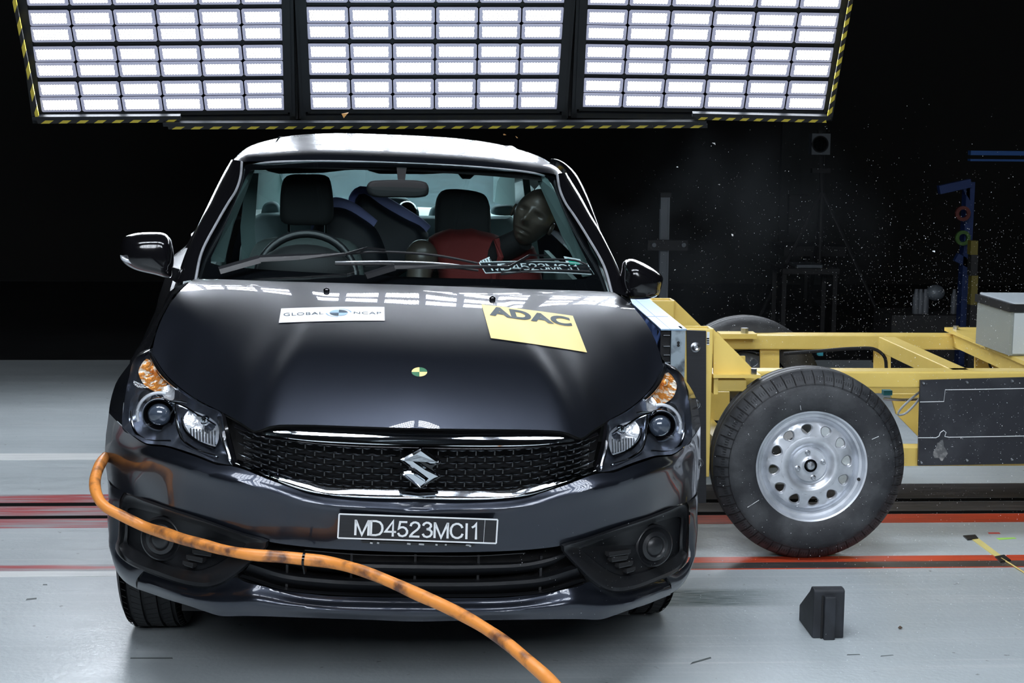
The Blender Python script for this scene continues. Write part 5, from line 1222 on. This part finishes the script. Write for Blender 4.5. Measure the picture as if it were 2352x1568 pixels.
wp(MB().lathe([(.0005, 0), (.012, 0), (.012, .016), (.0005, .016)], WZ(2195, 756, .636), (0, 0, 1), 8).make('deck_bolt', M['steel']), trl)
wp(MB().lathe([(.0005, 0), (.02, 0), (.02, .02), (.0005, .02)], (3.0, 6.3, .636), (0, 0, 1), 8).make('deck_bolt', M['steel']), trl)
# inclined plate and lower fittings behind the wheel
tp('inclined_plate', pl([(2046, 905), (2112, 905), (2112, 1005), (2060, 952)], 5.9, .02), M['yellow'])
tp('axle_beam', MB().box((1.26, 5.62, .28), (1.40, 6.78, .38)), M['frame_dark'])
tp('frame_leg', MB().box((xb+.03, 5.6, .30), (xb+.09, 6.8, .40)), M['yellow'])
# black side sheet
PY = 5.60
sd = tp('side_sheet', pl([(2114, 873), (2560, 861), (2560, 1061), (2109, 1069)], PY, .012), M['dusty_rubber'] if False else mat('dusty_black_sheet', (.016, .018, .024), .5, noise=(5, (.06, .065, .075), .48, .85, 9, (1, 1, 1))))
for u, v in ((2121, 880), (2221, 878), (2325, 875), (2116, 1062), (2221, 1057), (2324, 1055)):
    wp(MB().lathe([(.0005, .004), (.004, .0045), (.0065, .001), (.0065, 0)], WY(u, v, PY), (0, -1, 0), 14).make('rivet', M['steel']), trl)
for L in ([(2113, 923), (2168, 922), (2171, 895), (2240, 894), (2400, 891)], [(2109, 1005), (2150, 1005), (2157, 1001), (2160, 993), (2167, 988), (2173, 993), (2170, 1002), (2180, 1004), (2300, 1002), (2400, 1000)]):
    wp(MB().tube([WY(u, v, PY-.001) for u, v in L], .0015, 5).make('chalk_line', M['white_tape']), trl)
rw = random.Random(3)
O = [(2160+14*cos(t)*(1+.35*sin(3*t)), 1034+22*sin(t)*(1+.2*cos(5*t))) for t in np.linspace(0, 2*pi, 22)[:-1]]
tp('paint_smear', pl(O, PY-.0015, .001), mat('grey_smear', (.10, .105, .11), .6, noise=(30, (.35, .35, .34), .5, .7, 8, (1, 1, 1))))
# equipment box on the deck
f_, bk_ = WZ(2317, 809, .65), WZ(2241, 781, .65); zt3 = WY(2317, 700, f_[1])[2]; wx = 1.0
q = [S(f_), S([f_[0]+wx, f_[1], .65]), S([bk_[0]+wx, bk_[1], .65]), S(bk_)]
eq = empty('equipment_box'); wp(eq, trl)
def esub(o): o.parent = eq; o.matrix_parent_inverse = PINV[trl.name] if False else Matrix.Identity(4); return o
q = [p-S([1.9, 6.1, 0]) for p in q]; zt3_ = zt3
MB().prism([p*S([1, 1, 0])+S([0, 0, .638]) for p in q], (0, 0, zt3-.65)).make('box_body', M['grey_box'], eq, False).parent = eq
eq.matrix_parent_inverse = Matrix.Identity(4)
ql = [q[0]+S([-.008, -.010, 0]), q[1]+S([0, -.010, 0]), q[2], q[3]+S([-.008, .01, 0])]
MB().prism([p*S([1, 1, 0])+S([0, 0, zt3-.026]) for p in ql], (0, 0, .03)).make('box_lid', M['satin_black'], eq, False)
MB().prism([p*S([1, 1, 0])+S([0, 0, zt3+.004]) for p in [ql[0]+S([.02, 0, 0]), ql[1], ql[2], ql[3]+S([.02, 0, 0])]], (0, 0, .006)).make('lid_plate', M['grey_pale'], eq, False)
MB().prism([q[0]*S([1, 1, 0])+S([.012, -.003, .645]), q[1]*S([1, 1, 0])+S([0, -.003, .645]), q[1]*S([1, 1, 0])+S([0, -.003, zt3-.03]), q[0]*S([1, 1, 0])+S([.012, -.003, zt3-.03])], (0, -.003, 0)).make('front_panel', M['grey_pale'], eq, False)
c = WY(2300, 690, 6.2)-S([1.9, 6.1, 0])
MB().lathe([(.0005, 0), (.045, 0), (.045, .03), (.0005, .03)], (q[3][0]+.25, q[3][1]-.05, zt3+.01), (0, 0, 1), 20).make('lid_fitting', M['frame_dark'], eq)
MB().tube([(q[0][0]+.18, q[0][1]+.06, zt3+.012), (q[0][0]+.2, q[0][1]+.05, zt3+.03), (q[0][0]+.45, q[0][1]+.05, zt3+.03), (q[0][0]+.47, q[0][1]+.06, zt3+.012)], .006, 8).make('lid_handle', M['steel'], eq)
# cables and fittings
for L, r_, m_ in (([WY(u, v, 6.5) for u, v in ((1800, 812), (1880, 806), (1960, 800), (2010, 802), (2032, 820), (2036, 850))], .007, M['matt_black']), ([WY(u, v, 5.66) for u, v in ((2112, 900), (2090, 918), (2068, 940), (2062, 952), (2078, 950), (2100, 930), (2112, 915))], .004, M['grey_cable']), ([WY(u, v, 5.75) for u, v in ((2030, 915), (2070, 918), (2112, 916))], .005, M['steel']), ([WY(u, v, 6.5) for u, v in ((2272, 815), (2274, 840), (2282, 850))], .005, M['matt_black'])):
    wp(MB().tube(cr(L, 30), r_, 8).make('cable', m_), trl)
tp('valve', wbox(2030, 897, 2050, 908, 5.76, .03), M['cyan']); tp('valve', wbox(1880, 808, 1891, 817, 6.7, .03), M['cyan'])

# wheels of the trolley
RA = [.0, .022, .026, .040, .056, .062, .070, .080, .092, .105, .150, .158, .166, .172, .180, .188, .194]
AA = [-.012, -.012, -.020, -.020, -.018, -.030, -.026, -.014, -.010, -.013, -.020, -.032, -.036, -.020, -.018, .002, .004]
def fa(r): return float(np.interp(r, RA, AA))
def trolley_wheel(c, sg=1, label=None):
    """sg: +1 faces the camera side"""
    root = empty('trolley_wheel', tuple(S(c)-S([1.9, 6.1, 0]))); root.parent = trl
    def P(r, th, a): return S([r*cos(th), -sg*a, r*sin(th)])
    n = 120; w_ = .165
    prof = [(.190, .0), (.196, .006), (.215, .014), (.245, .018), (.272, .016), (.283, .012), (.296, .006), (.312, -.006), (.325, -.022)]
    for g in (-.045, -.082, -.119):
        prof += [(.334, g+.009), (.334, g+.005), (.326, g+.003), (.326, g-.003), (.334, g-.005)]
    prof += [(.325, -w_+.022), (.312, -w_+.006), (.283, -w_-.012), (.245, -w_-.016), (.196, -w_)]
    V = [P(r, 2*pi*k/n, a) for r, a in prof for k in range(n)]
    ty = obj('tyre', V, [(i*n+k, i*n+(k+1) % n, (i+1)*n+(k+1) % n, (i+1)*n+k) for i in range(len(prof)-1) for k in range(n)], M['dusty_rubber'], root)
    mb = MB()
    for k in range(56):
        t = 2*pi*k/56; e = S([cos(t), 0, sin(t)])
        for s_, (r0, a0, r1, a1, r2, a2) in ((1, (.288, .0105, .313, -.005, .330, -.030)),):
            p = [P(r0, t, a0+.0005), P(r1, t+.004, a1+.0008), P(r2, t+.010, a2)]
            mb.tube(p, .0022, 5)
        for j in range(1, 4):
            tt = t+.028*j; mb.tube([P(.303, tt, .0025), P(.314, tt, -.0055)], .0008, 4)
    mb.make('tread_cuts', M['matt_black'], ty, False)
    MB().add([P(.289+.0006*((k % 2)), 2*pi*k/n, .0135) for k in range(n)]+[P(.291, 2*pi*k/n, .012) for k in range(n)], [(k, (k+1) % n, n+(k+1) % n, n+k) for k in range(n)]).make('sidewall_ridge', M['rubber'], ty)
    # pressed steel disc: 12 sectors, each with an opening
    V, Fc = [], []; N = 40
    def add(rows, closed=True):
        o_ = len(V); m_ = len(rows[0])
        for r in rows: V.extend(r)
        for i in range(len(rows)-1):
            for k in range(m_ if closed else m_-1): Fc.append((o_+i*m_+k, o_+i*m_+(k+1) % m_, o_+(i+1)*m_+(k+1) % m_, o_+(i+1)*m_+k))
    add([[P(r, 2*pi*k/n, fa(r)) for k in range(n)] for r in (.0225, .024, .030, .040, .050, .056, .060, .064, .070, .076, .082, .088, .095, .102)])
    add([[P(r, 2*pi*k/n, fa(r)) for k in range(n)] for r in (.152, .156, .160, .166, .169, .172, .176, .180, .184, .188, .192, .194)])
    hw, hr0 = pi/12, .127
    for s_ in range(12):
        th = s_*pi/6+.12; outer, inner = [], []
        for k in range(N):
            a = 2*pi*k/N; dx, dy = cos(a), sin(a)     # dx along the radius, dy across
            # sector outline in (r, theta)
            best = 1e9
            if dx > 1e-6: best = min(best, (.152-hr0)/dx)
            if dx < -1e-6: best = min(best, (.102-hr0)/dx)
            lim = hw*hr0
            if abs(dy) > 1e-6: best = min(best, lim/abs(dy))
            r_o, t_o = hr0+dx*best, th+dy*best/hr0
            outer.append(P(r_o, t_o, fa(r_o)))
            ro = hr0+dx*.0165; wd = .0165+.004*dx; t_i = th+dy*wd/hr0
            inner.append((ro, t_i))
        mid_ = [P(r*1.0+(hr0-r)*-.22, t+(th-t)*-.22, fa(r)+.0015) for r, t in inner]
        i1 = [P(r, t, fa(r)-.003) for r, t in inner]; i2 = [P(r+(hr0-r)*.06, t+(th-t)*.06, fa(r)-.012) for r, t in inner]
        add([outer, mid_, i1, i2])
    dsc = obj('rim', V, Fc, M['silver'], root)
    mbb = MB(); mbb.add([P(r, 2*pi*k/48, a) for r, a in ((.190, -.0), (.182, -.05), (.182, -.12), (.19, -.16)) for k in range(48)], [(i*48+k, i*48+(k+1) % 48, (i+1)*48+(k+1) % 48, (i+1)*48+k) for i in range(3) for k in range(48)])
    mbb.make('rim_barrel', M['frame_dark'], root)
    MB().lathe([(.0005, 0), (.03, 0), (.10, -.01), (.10, -.03), (.0005, -.03)], (0, sg*.07, 0), (0, -sg, 0), 32).make('hub', M['frame_dark'], root)
    MB().lathe([(.0005, .018), (.012, .016), (.0165, .008), (.0165, -.05), (.0005, -.05)], (0, sg*.02, 0), (0, -sg, 0), 28).make('axle_end', M['steel'], root)
    for k in range(4):
        t = k*pi/2+.25+pi/2; p = P(.046, t, -.018); MB().lathe([(.0005, .006), (.003, .006), (.0035, .012), (.0065, .012), (.0075, .0), (.011, -.001)], p, (0, -sg, 0), 16).make('wheel_bolt', M['steel'], root)
    MB().lathe([(.0005, .006), (.005, .006), (.006, 0)], P(.178, -.28, -.018), (0, -sg, 0), 12).make('valve_stem', M['matt_black'], root)
    for a0, r0, r1 in ((1.80, .205, .222), (3.35+.35, .215, .262), (.45, .225, .25)):
        MB().tube([P(r0, a0, .0125 if r0 < .21 else .016), P(r1, a0, .0185)], .0011, 4).make('chalk_mark', M['white_tape'], root)
    return root
wc = WY(1864, 1069, 5.42); trolley_wheel((wc[0], 5.42, .334), 1)
wf = WY(1712, 900, 6.95); trolley_wheel((wf[0], 7.06, .334), -1)

# ------------------------------------------------------------------ rubber wedge on the floor
wg = place('wheel_chock', WZ(1900, 1466, 0), 'black rubber wheel wedge alone on the floor before the trolley wheel', 'wheel chock')
a, b_ = WZ(1866, 1466, 0), WZ(1937, 1465, 0); zt_w = WY(1900, 1353, a[1])[2]; y1 = WZ(1844, 1424, 0)[1]; w0, w1 = a[0], b_[0]
prof = [(a[1], 0), (a[1], zt_w-.006), (a[1]+.008, zt_w), (a[1]+.035, zt_w), (a[1]+.055, zt_w-.02), (y1, .05), (y1, 0)]
def yz(x, P_): return [(x, y, z) for y, z in P_]
o = wp(MB().prism(yz(w0, prof), (w1-w0, 0, 0)).make('wedge_body', M['wedge_rubber'], None, False), wg); bevel(o, .004)
xr0, xr1 = WZ(1892, 1470, 0)[0], WZ(1918, 1470, 0)[0]; zr_ = WY(1900, 1367, a[1])[2]
o = wp(MB().box((xr0, a[1]-.018, 0), (xr1, a[1]+.002, zr_)).make('front_rib', M['wedge_rubber'], None, False), wg); bevel(o, .003)
o = wp(MB().box((xr0-.006, a[1]-.003, 0), (xr0-.001, a[1]+.001, zr_)).make('groove', M['matt_black'], None, False), wg)

# ------------------------------------------------------------------ measuring tape and markers on the floor
tm = place('measuring_tape', WZ(2262, 1255, 0), 'yellow measuring tape stuck to the floor with black tape at right', 'tape measure')
def floor_quad(q, z=.0025): return MB().prism([WZ(u, v, z) for u, v in q], (0, 0, -z+.0003))
wp(floor_quad([(2231, 1237), (2240, 1230), (2301, 1276), (2292, 1282)]).make('tape_band', mat('tape_yellow', (.72, .62, .22), .5), None, False), tm)
wp(MB().tube([WZ(2300, 1282, .004), WZ(2320, 1294, .004), WZ(2352, 1314, .004), WZ(2420, 1360, .004)], .003, 6).make('tape_thin_end', M['yellow']), tm)
wp(floor_quad([(2212, 1229), (2240, 1227), (2247, 1235), (2222, 1238)], .005).make('black_tape', M['satin_black'], None, False), tm)
wp(floor_quad([(2285, 1277), (2306, 1273), (2322, 1285), (2298, 1289)], .006).make('black_tape', M['satin_black'], None, False), tm)
tag(floor_quad([(2271, 1225), (2298, 1225), (2295, 1222), (2269, 1222)], .0012).make('floor_marker', mat('marker_red', (.6, .08, .06), .5), None, False), 'short red tape marker on the floor beyond the measuring tape', 'floor marker')
tag(floor_quad([(2295, 1239), (2335, 1236), (2330, 1233.5), (2288, 1235)], .0012).make('floor_marker', mat('marker_green', (.38, .72, .12), .5), None, False), 'short bright green tape marker on the floor near the measuring tape', 'floor marker')
fl = bpy.data.objects['floor']
M['scuff'] = mat('floor_scuff', (.11, .13, .13), .6)
for q in ([(1585, 1525), (1634, 1511), (1632, 1508), (1590, 1520)], [(299, 1512), (397, 1512), (396, 1509.5), (300, 1509.5)], [(59, 1378), (84, 1375), (84, 1372), (62, 1374)], [(98, 1343), (109, 1343), (108, 1341), (99, 1341)], [(1945, 1504), (1976, 1503), (1974, 1501.5), (1946, 1502)], [(2022, 1507), (2053, 1504), (2050, 1503), (2024, 1505)]):
    floor_quad(q, .0008).make('scuff_mark', M['scuff'], fl, False)
lf = place('plastic_shard', WZ(2067, 1440, 0), 'small brown broken plastic shard on the floor right of the wedge', 'debris')
wp(MB().add([WZ(2062, 1441, .001), WZ(2067, 1436, .018), WZ(2073, 1440, .002), WZ(2068, 1444, .0)], [(0, 1, 2), (0, 2, 3), (0, 1, 3), (1, 2, 3)]).make('shard_body', mat('brown_shard', (.22, .12, .06), .5), None, False), lf)

# ------------------------------------------------------------------ equipment in the dark behind
Yc = 10.6
mc = place('measuring_column', (WY(1528, 600, Yc)[0], Yc, 0), 'aluminium measuring column with a dark crossbar in the dark behind the trolley', 'measuring column')
a = WY(1518, 453, Yc); b_ = WY(1539, 453, Yc); xm = (a[0]+b_[0])/2
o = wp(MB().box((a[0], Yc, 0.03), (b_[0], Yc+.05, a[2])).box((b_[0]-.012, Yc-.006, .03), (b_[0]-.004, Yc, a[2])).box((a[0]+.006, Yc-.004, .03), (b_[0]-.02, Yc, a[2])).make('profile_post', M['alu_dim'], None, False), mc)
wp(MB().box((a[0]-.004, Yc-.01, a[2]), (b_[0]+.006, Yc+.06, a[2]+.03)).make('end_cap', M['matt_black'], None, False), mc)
wp(MB().box((xm-.3, Yc-.2, 0), (xm+.3, Yc+.25, .03)).make('foot_plate', M['dim_frame'], None, False), mc)
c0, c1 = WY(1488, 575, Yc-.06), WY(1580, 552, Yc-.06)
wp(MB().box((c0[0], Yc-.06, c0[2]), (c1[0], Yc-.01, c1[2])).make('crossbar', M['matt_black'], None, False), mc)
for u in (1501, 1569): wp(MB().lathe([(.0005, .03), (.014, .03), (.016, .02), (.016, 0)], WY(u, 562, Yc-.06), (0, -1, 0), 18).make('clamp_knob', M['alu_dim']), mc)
wp(MB().tube([WY(1516, 480, Yc), WY(1515, 540, Yc), WY(1515, 600, Yc)], .004, 6).make('guide_rod', M['alu_dim']), mc)
Yt = 12.
tr = place('tripod_light', (WY(1886, 600, Yt)[0], Yt, 0), 'square lamp head with a dark round lens on a tripod, far back right', 'light stand')
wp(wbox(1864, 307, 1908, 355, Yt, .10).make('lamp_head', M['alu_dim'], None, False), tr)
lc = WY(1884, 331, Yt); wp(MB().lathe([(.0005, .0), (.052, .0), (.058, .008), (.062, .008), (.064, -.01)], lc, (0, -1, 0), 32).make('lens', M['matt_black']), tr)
wp(wbox(1880, 300, 1890, 308, Yt+.02, .03).make('lamp_grip', M['dim_frame'], None, False), tr)
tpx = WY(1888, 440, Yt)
wp(MB().tube([WY(1886, 354, Yt+.04), tpx, S([tpx[0], Yt, .45])], .018, 8).make('centre_post', M['dim_frame']), tr)
wp(wbox(1866, 387, 1908, 397, Yt, .06).make('tilt_bracket', M['dim_frame'], None, False), tr)
for dx, dy in ((-.5, -.15), (.45, -.2), (.05, .5)): wp(MB().tube([tpx, S([tpx[0]+dx, Yt+dy, .02])], .014, 8).make('leg', M['dim_frame']), tr)
ch = place('office_chair', (WY(1838, 600, 13.3)[0], 13.3, 0), 'dark high-backed chair beside the tripod light', 'chair')
wp(wpill('backrest', [(1814, 455), (1822, 447), (1850, 448), (1860, 458), (1856, 540), (1828, 542)], 8.6, .03, M['matt_black'], ch) if False else MB().box((WY(1814, 450, 13.3)[0], 13.3, .6), (WY(1860, 450, 13.3)[0], 13.38, WY(1838, 447, 13.3)[2])).make('backrest', M['matt_black'], None, False), ch)
cx_ = WY(1838, 600, 13.3)[0]; wp(MB().box((cx_-.25, 12.8, .45), (cx_+.25, 13.3, .53)).make('seat', M['matt_black'], None, False), ch)
wp(MB().tube([(cx_, 13.08, .45), (cx_, 13.08, .06)], .03, 8).make('gas_column', M['dim_frame']), ch)
mb = MB()
for k in range(5): mb.tube([(cx_, 13.08, .07), (cx_+.3*cos(k*1.2566), 13.08+.3*sin(k*1.2566), .04)], .018, 6)
wp(mb.make('star_base', M['dim_frame']), ch)
Yb_ = 9.6
cr_ = place('workshop_crane', (WY(2226, 600, Yb_)[0], Yb_, 0), 'blue workshop crane post with a short arm in the dark at the right edge', 'crane')
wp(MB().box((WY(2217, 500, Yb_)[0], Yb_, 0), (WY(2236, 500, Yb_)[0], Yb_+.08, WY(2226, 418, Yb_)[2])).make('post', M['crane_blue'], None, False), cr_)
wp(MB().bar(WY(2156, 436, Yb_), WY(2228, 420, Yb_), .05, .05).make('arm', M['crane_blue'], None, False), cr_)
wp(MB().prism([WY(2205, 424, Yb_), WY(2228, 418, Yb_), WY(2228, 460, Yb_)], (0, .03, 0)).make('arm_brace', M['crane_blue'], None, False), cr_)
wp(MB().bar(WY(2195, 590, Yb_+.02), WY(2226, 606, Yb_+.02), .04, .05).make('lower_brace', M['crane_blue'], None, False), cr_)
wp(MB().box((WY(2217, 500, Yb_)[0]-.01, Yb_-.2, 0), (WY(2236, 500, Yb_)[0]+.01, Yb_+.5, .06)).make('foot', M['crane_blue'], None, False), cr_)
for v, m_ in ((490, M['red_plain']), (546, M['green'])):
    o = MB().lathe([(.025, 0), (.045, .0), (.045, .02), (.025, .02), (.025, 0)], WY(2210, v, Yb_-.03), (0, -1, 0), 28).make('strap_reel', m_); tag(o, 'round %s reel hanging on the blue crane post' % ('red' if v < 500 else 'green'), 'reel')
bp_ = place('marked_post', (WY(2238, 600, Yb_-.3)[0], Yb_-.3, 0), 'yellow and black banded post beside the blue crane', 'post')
for v0, v1, m_ in ((553, 585, M['dim_yellow']), (585, 633, M['matt_black']), (633, 700, M['dim_yellow'])):
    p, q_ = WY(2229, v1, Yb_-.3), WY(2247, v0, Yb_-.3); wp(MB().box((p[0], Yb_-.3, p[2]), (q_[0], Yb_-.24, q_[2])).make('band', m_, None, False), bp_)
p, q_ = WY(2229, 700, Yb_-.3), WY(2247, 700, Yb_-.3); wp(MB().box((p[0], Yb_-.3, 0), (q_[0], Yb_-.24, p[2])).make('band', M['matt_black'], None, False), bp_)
Yq = 11.
gt = place('blue_gantry', (WY(2400, 500, Yq)[0], Yq, 0), 'blue double beam running out of the right edge of the picture', 'gantry')
for v, u0, h_ in ((351, 2230, .03), (367.5, 2229, .014)):
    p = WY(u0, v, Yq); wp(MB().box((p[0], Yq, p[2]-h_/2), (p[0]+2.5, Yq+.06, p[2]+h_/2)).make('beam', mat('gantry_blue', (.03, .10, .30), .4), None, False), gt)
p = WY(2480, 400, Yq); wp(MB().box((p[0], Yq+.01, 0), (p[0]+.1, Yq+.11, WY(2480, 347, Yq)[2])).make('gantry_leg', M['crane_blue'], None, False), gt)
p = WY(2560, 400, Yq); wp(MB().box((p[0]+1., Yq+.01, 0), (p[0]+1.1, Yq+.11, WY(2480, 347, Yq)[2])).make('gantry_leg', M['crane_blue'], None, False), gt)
Ym = 9.8
cn = place('gas_canister_rack', (WY(2130, 700, Ym)[0], Ym, 0), 'pale bottles and a round casing on a low rack behind the trolley', 'rack')
rk = WY(2130, 720, Ym); wp(MB().box((rk[0]-.25, Ym-.1, 0), (rk[0]+.25, Ym+.3, max(.1, rk[2]))).make('rack_base', M['dim_frame'], None, False), cn)
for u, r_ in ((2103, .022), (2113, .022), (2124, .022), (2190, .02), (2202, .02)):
    p = WY(u, 720, Ym); t_ = WY(u, 664, Ym); wp(MB().lathe([(r_, 0), (r_, t_[2]-p[2]-.05), (r_*.6, t_[2]-p[2]-.02), (r_*.5, t_[2]-p[2])], (p[0], Ym, p[2]), (0, 0, 1), 16).make('bottle', M['dim_grey']), cn)
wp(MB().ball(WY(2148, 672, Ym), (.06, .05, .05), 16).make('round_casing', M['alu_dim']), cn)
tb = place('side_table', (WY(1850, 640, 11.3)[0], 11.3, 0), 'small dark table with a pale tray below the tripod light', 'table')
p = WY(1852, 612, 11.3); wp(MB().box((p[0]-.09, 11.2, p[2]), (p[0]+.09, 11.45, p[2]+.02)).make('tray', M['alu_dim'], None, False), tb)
wp(MB().box((p[0]-.2, 11.15, p[2]-.04), (p[0]+.2, 11.55, p[2]-.002)).make('table_top', M['dim_frame'], None, False), tb)
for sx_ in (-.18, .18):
    for sy_ in (11.18, 11.5): wp(MB().box((p[0]+sx_-.015, sy_, 0), (p[0]+sx_+.015, sy_+.03, p[2]-.04)).make('leg', M['dim_frame'], None, False), tb)

# ------------------------------------------------------------------ flying and fallen glass
rg_ = random.Random(21)
def shard_mesh(c, r):
    c = S(c); R_ = [S([rg_.gauss(0, 1), rg_.gauss(0, 1), rg_.gauss(0, 1)]) for _ in range(4)]; R_ = [c+r*q/np.linalg.norm(q)*rg_.uniform(.6, 1.2) for q in R_]
    return R_, [(0, 1, 2), (0, 2, 3), (0, 3, 1), (1, 3, 2)]
mb = MB()
for i in range(6500):
    x, y, z = rg_.gauss(2.0, .55), rg_.gauss(5.9, .6), rg_.gauss(.74, .30)
    if z < .02 or x < .95 or z > 1.6: continue
    mb.add(*shard_mesh((x, y, z), rg_.choice((.0009, .0012, .0012, .0018))))
for i in range(500):
    x, y, z = rg_.gauss(1.3, .35), rg_.gauss(7.2, .6), rg_.gauss(1.05, .2)
    if x > .9: mb.add(*shard_mesh((x, y, z), rg_.choice((.0012, .0016))))
for i in range(2400):
    x, y, z = rg_.gauss(1.85, .55), rg_.uniform(4.5, 5.36), rg_.gauss(.42, .28)
    if z > .01 and x > .9: mb.add(*shard_mesh((x, y, z), rg_.choice((.0007, .0009, .0012, .0016))))
for i in range(1500):
    x, y = rg_.uniform(.75, 3.2), rg_.gauss(4.9, .55); mb.add(*shard_mesh((x, y, .002), rg_.choice((.001, .0015, .0022))))
for i in range(160):
    u, v = rg_.uniform(1180, 1590), rg_.gauss(1330, 60)
    p = L2W(KB(u, min(v, 1410), -.012)); mb.add(*shard_mesh(p, rg_.choice((.0007, .001))))
tag(mb.make('glass_dust', M['shard'], None, False), 'white glass crumbs flying and lying around the trolley', 'glass crumbs', kind='stuff')
for i, (u, v, Y, r, kind, lab) in enumerate(((1640, 331, 7.2, .010, 0, 'long white glass splinter flying left of the tripod light'), (1652, 424, 7.0, .006, 0, None), (1557, 384, 7., .006, 0, None), (1682, 540, 7., .007, 0, None), (1645, 478, 7., .005, 0, None), (1942, 466, 6.6, .006, 0, None), (1915, 520, 6.4, .005, 0, None), (1808, 565, 6.2, .005, 0, None), (2146, 577, 6.2, .006, 0, None), (1906, 652, 6.2, .007, 0, None), (1551, 622, 6.0, .006, 0, None),
                              (795, 264, 7.4, .020, 1, 'amber plastic splinter flying above the car roof, left one'), (1159, 308, 7.0, .009, 1, 'tiny amber splinter just above the right half of the roof'), (1184, 316, 7.0, .015, 1, 'flat amber splinter flying above the right roof edge'))):
    p = WY(u, v, Y); g = place('glass_fragment' if kind == 0 else 'amber_fragment', p, lab or 'small white glass fragment in flight against the dark', 'fragment', 'white glass fragments in flight' if kind == 0 else 'amber fragments in flight')
    V, Fc = shard_mesh(p, r); c_ = sum(V)/4; V2 = [c_+(q-c_)*S([1.2, .6, .9]) for q in V]
    wp(obj('fragment_body', V2, Fc, M['shard'] if kind == 0 else M['shard_amber'], smooth=False), g)

HAZE = .05
# thin dust haze drifting off the struck side
hz = bpy.data.materials.new('dust_haze'); hz.use_nodes = True; nt = hz.node_tree; nt.nodes.clear()
out = nt.nodes.new('ShaderNodeOutputMaterial'); vo = nt.nodes.new('ShaderNodeVolumeScatter'); vo.inputs['Color'].default_value = (.8, .9, 1., 1)
tc = nt.nodes.new('ShaderNodeTexCoord'); no = nt.nodes.new('ShaderNodeTexNoise'); no.inputs['Scale'].default_value = 2.2; no.inputs['Detail'].default_value = 5
nt.links.new(tc.outputs['Object'], no.inputs['Vector'])
mr_ = nt.nodes.new('ShaderNodeMapRange'); mr_.inputs[1].default_value = .46; mr_.inputs[2].default_value = .78; mr_.inputs[3].default_value = 0; mr_.inputs[4].default_value = 1
nt.links.new(no.outputs['Fac'], mr_.inputs[0])
ln = nt.nodes.new('ShaderNodeVectorMath'); ln.operation = 'LENGTH'; sc2 = nt.nodes.new('ShaderNodeVectorMath'); sc2.operation = 'MULTIPLY'; sc2.inputs[1].default_value = (1/.75, 1/.9, 1/.62)
nt.links.new(tc.outputs['Object'], sc2.inputs[0]); nt.links.new(sc2.outputs[0], ln.inputs[0])
fo = nt.nodes.new('ShaderNodeMapRange'); fo.inputs[1].default_value = .3; fo.inputs[2].default_value = 1.; fo.inputs[3].default_value = HAZE; fo.inputs[4].default_value = 0
nt.links.new(ln.outputs['Value'], fo.inputs[0])
mu = nt.nodes.new('ShaderNodeMath'); mu.operation = 'MULTIPLY'; nt.links.new(mr_.outputs[0], mu.inputs[0]); nt.links.new(fo.outputs[0], mu.inputs[1]); nt.links.new(mu.outputs[0], vo.inputs['Density'])
nt.links.new(vo.outputs[0], out.inputs['Volume'])
hb = MB().box((-.75, -.9, -.62), (.75, .9, .62)).make('dust_haze', hz, None, False); hb.location = (1.38, 7.3, .98)
tag(hb, 'faint drifting dust haze in the air between the car roof and the far trolley wheel', 'haze', kind='stuff')
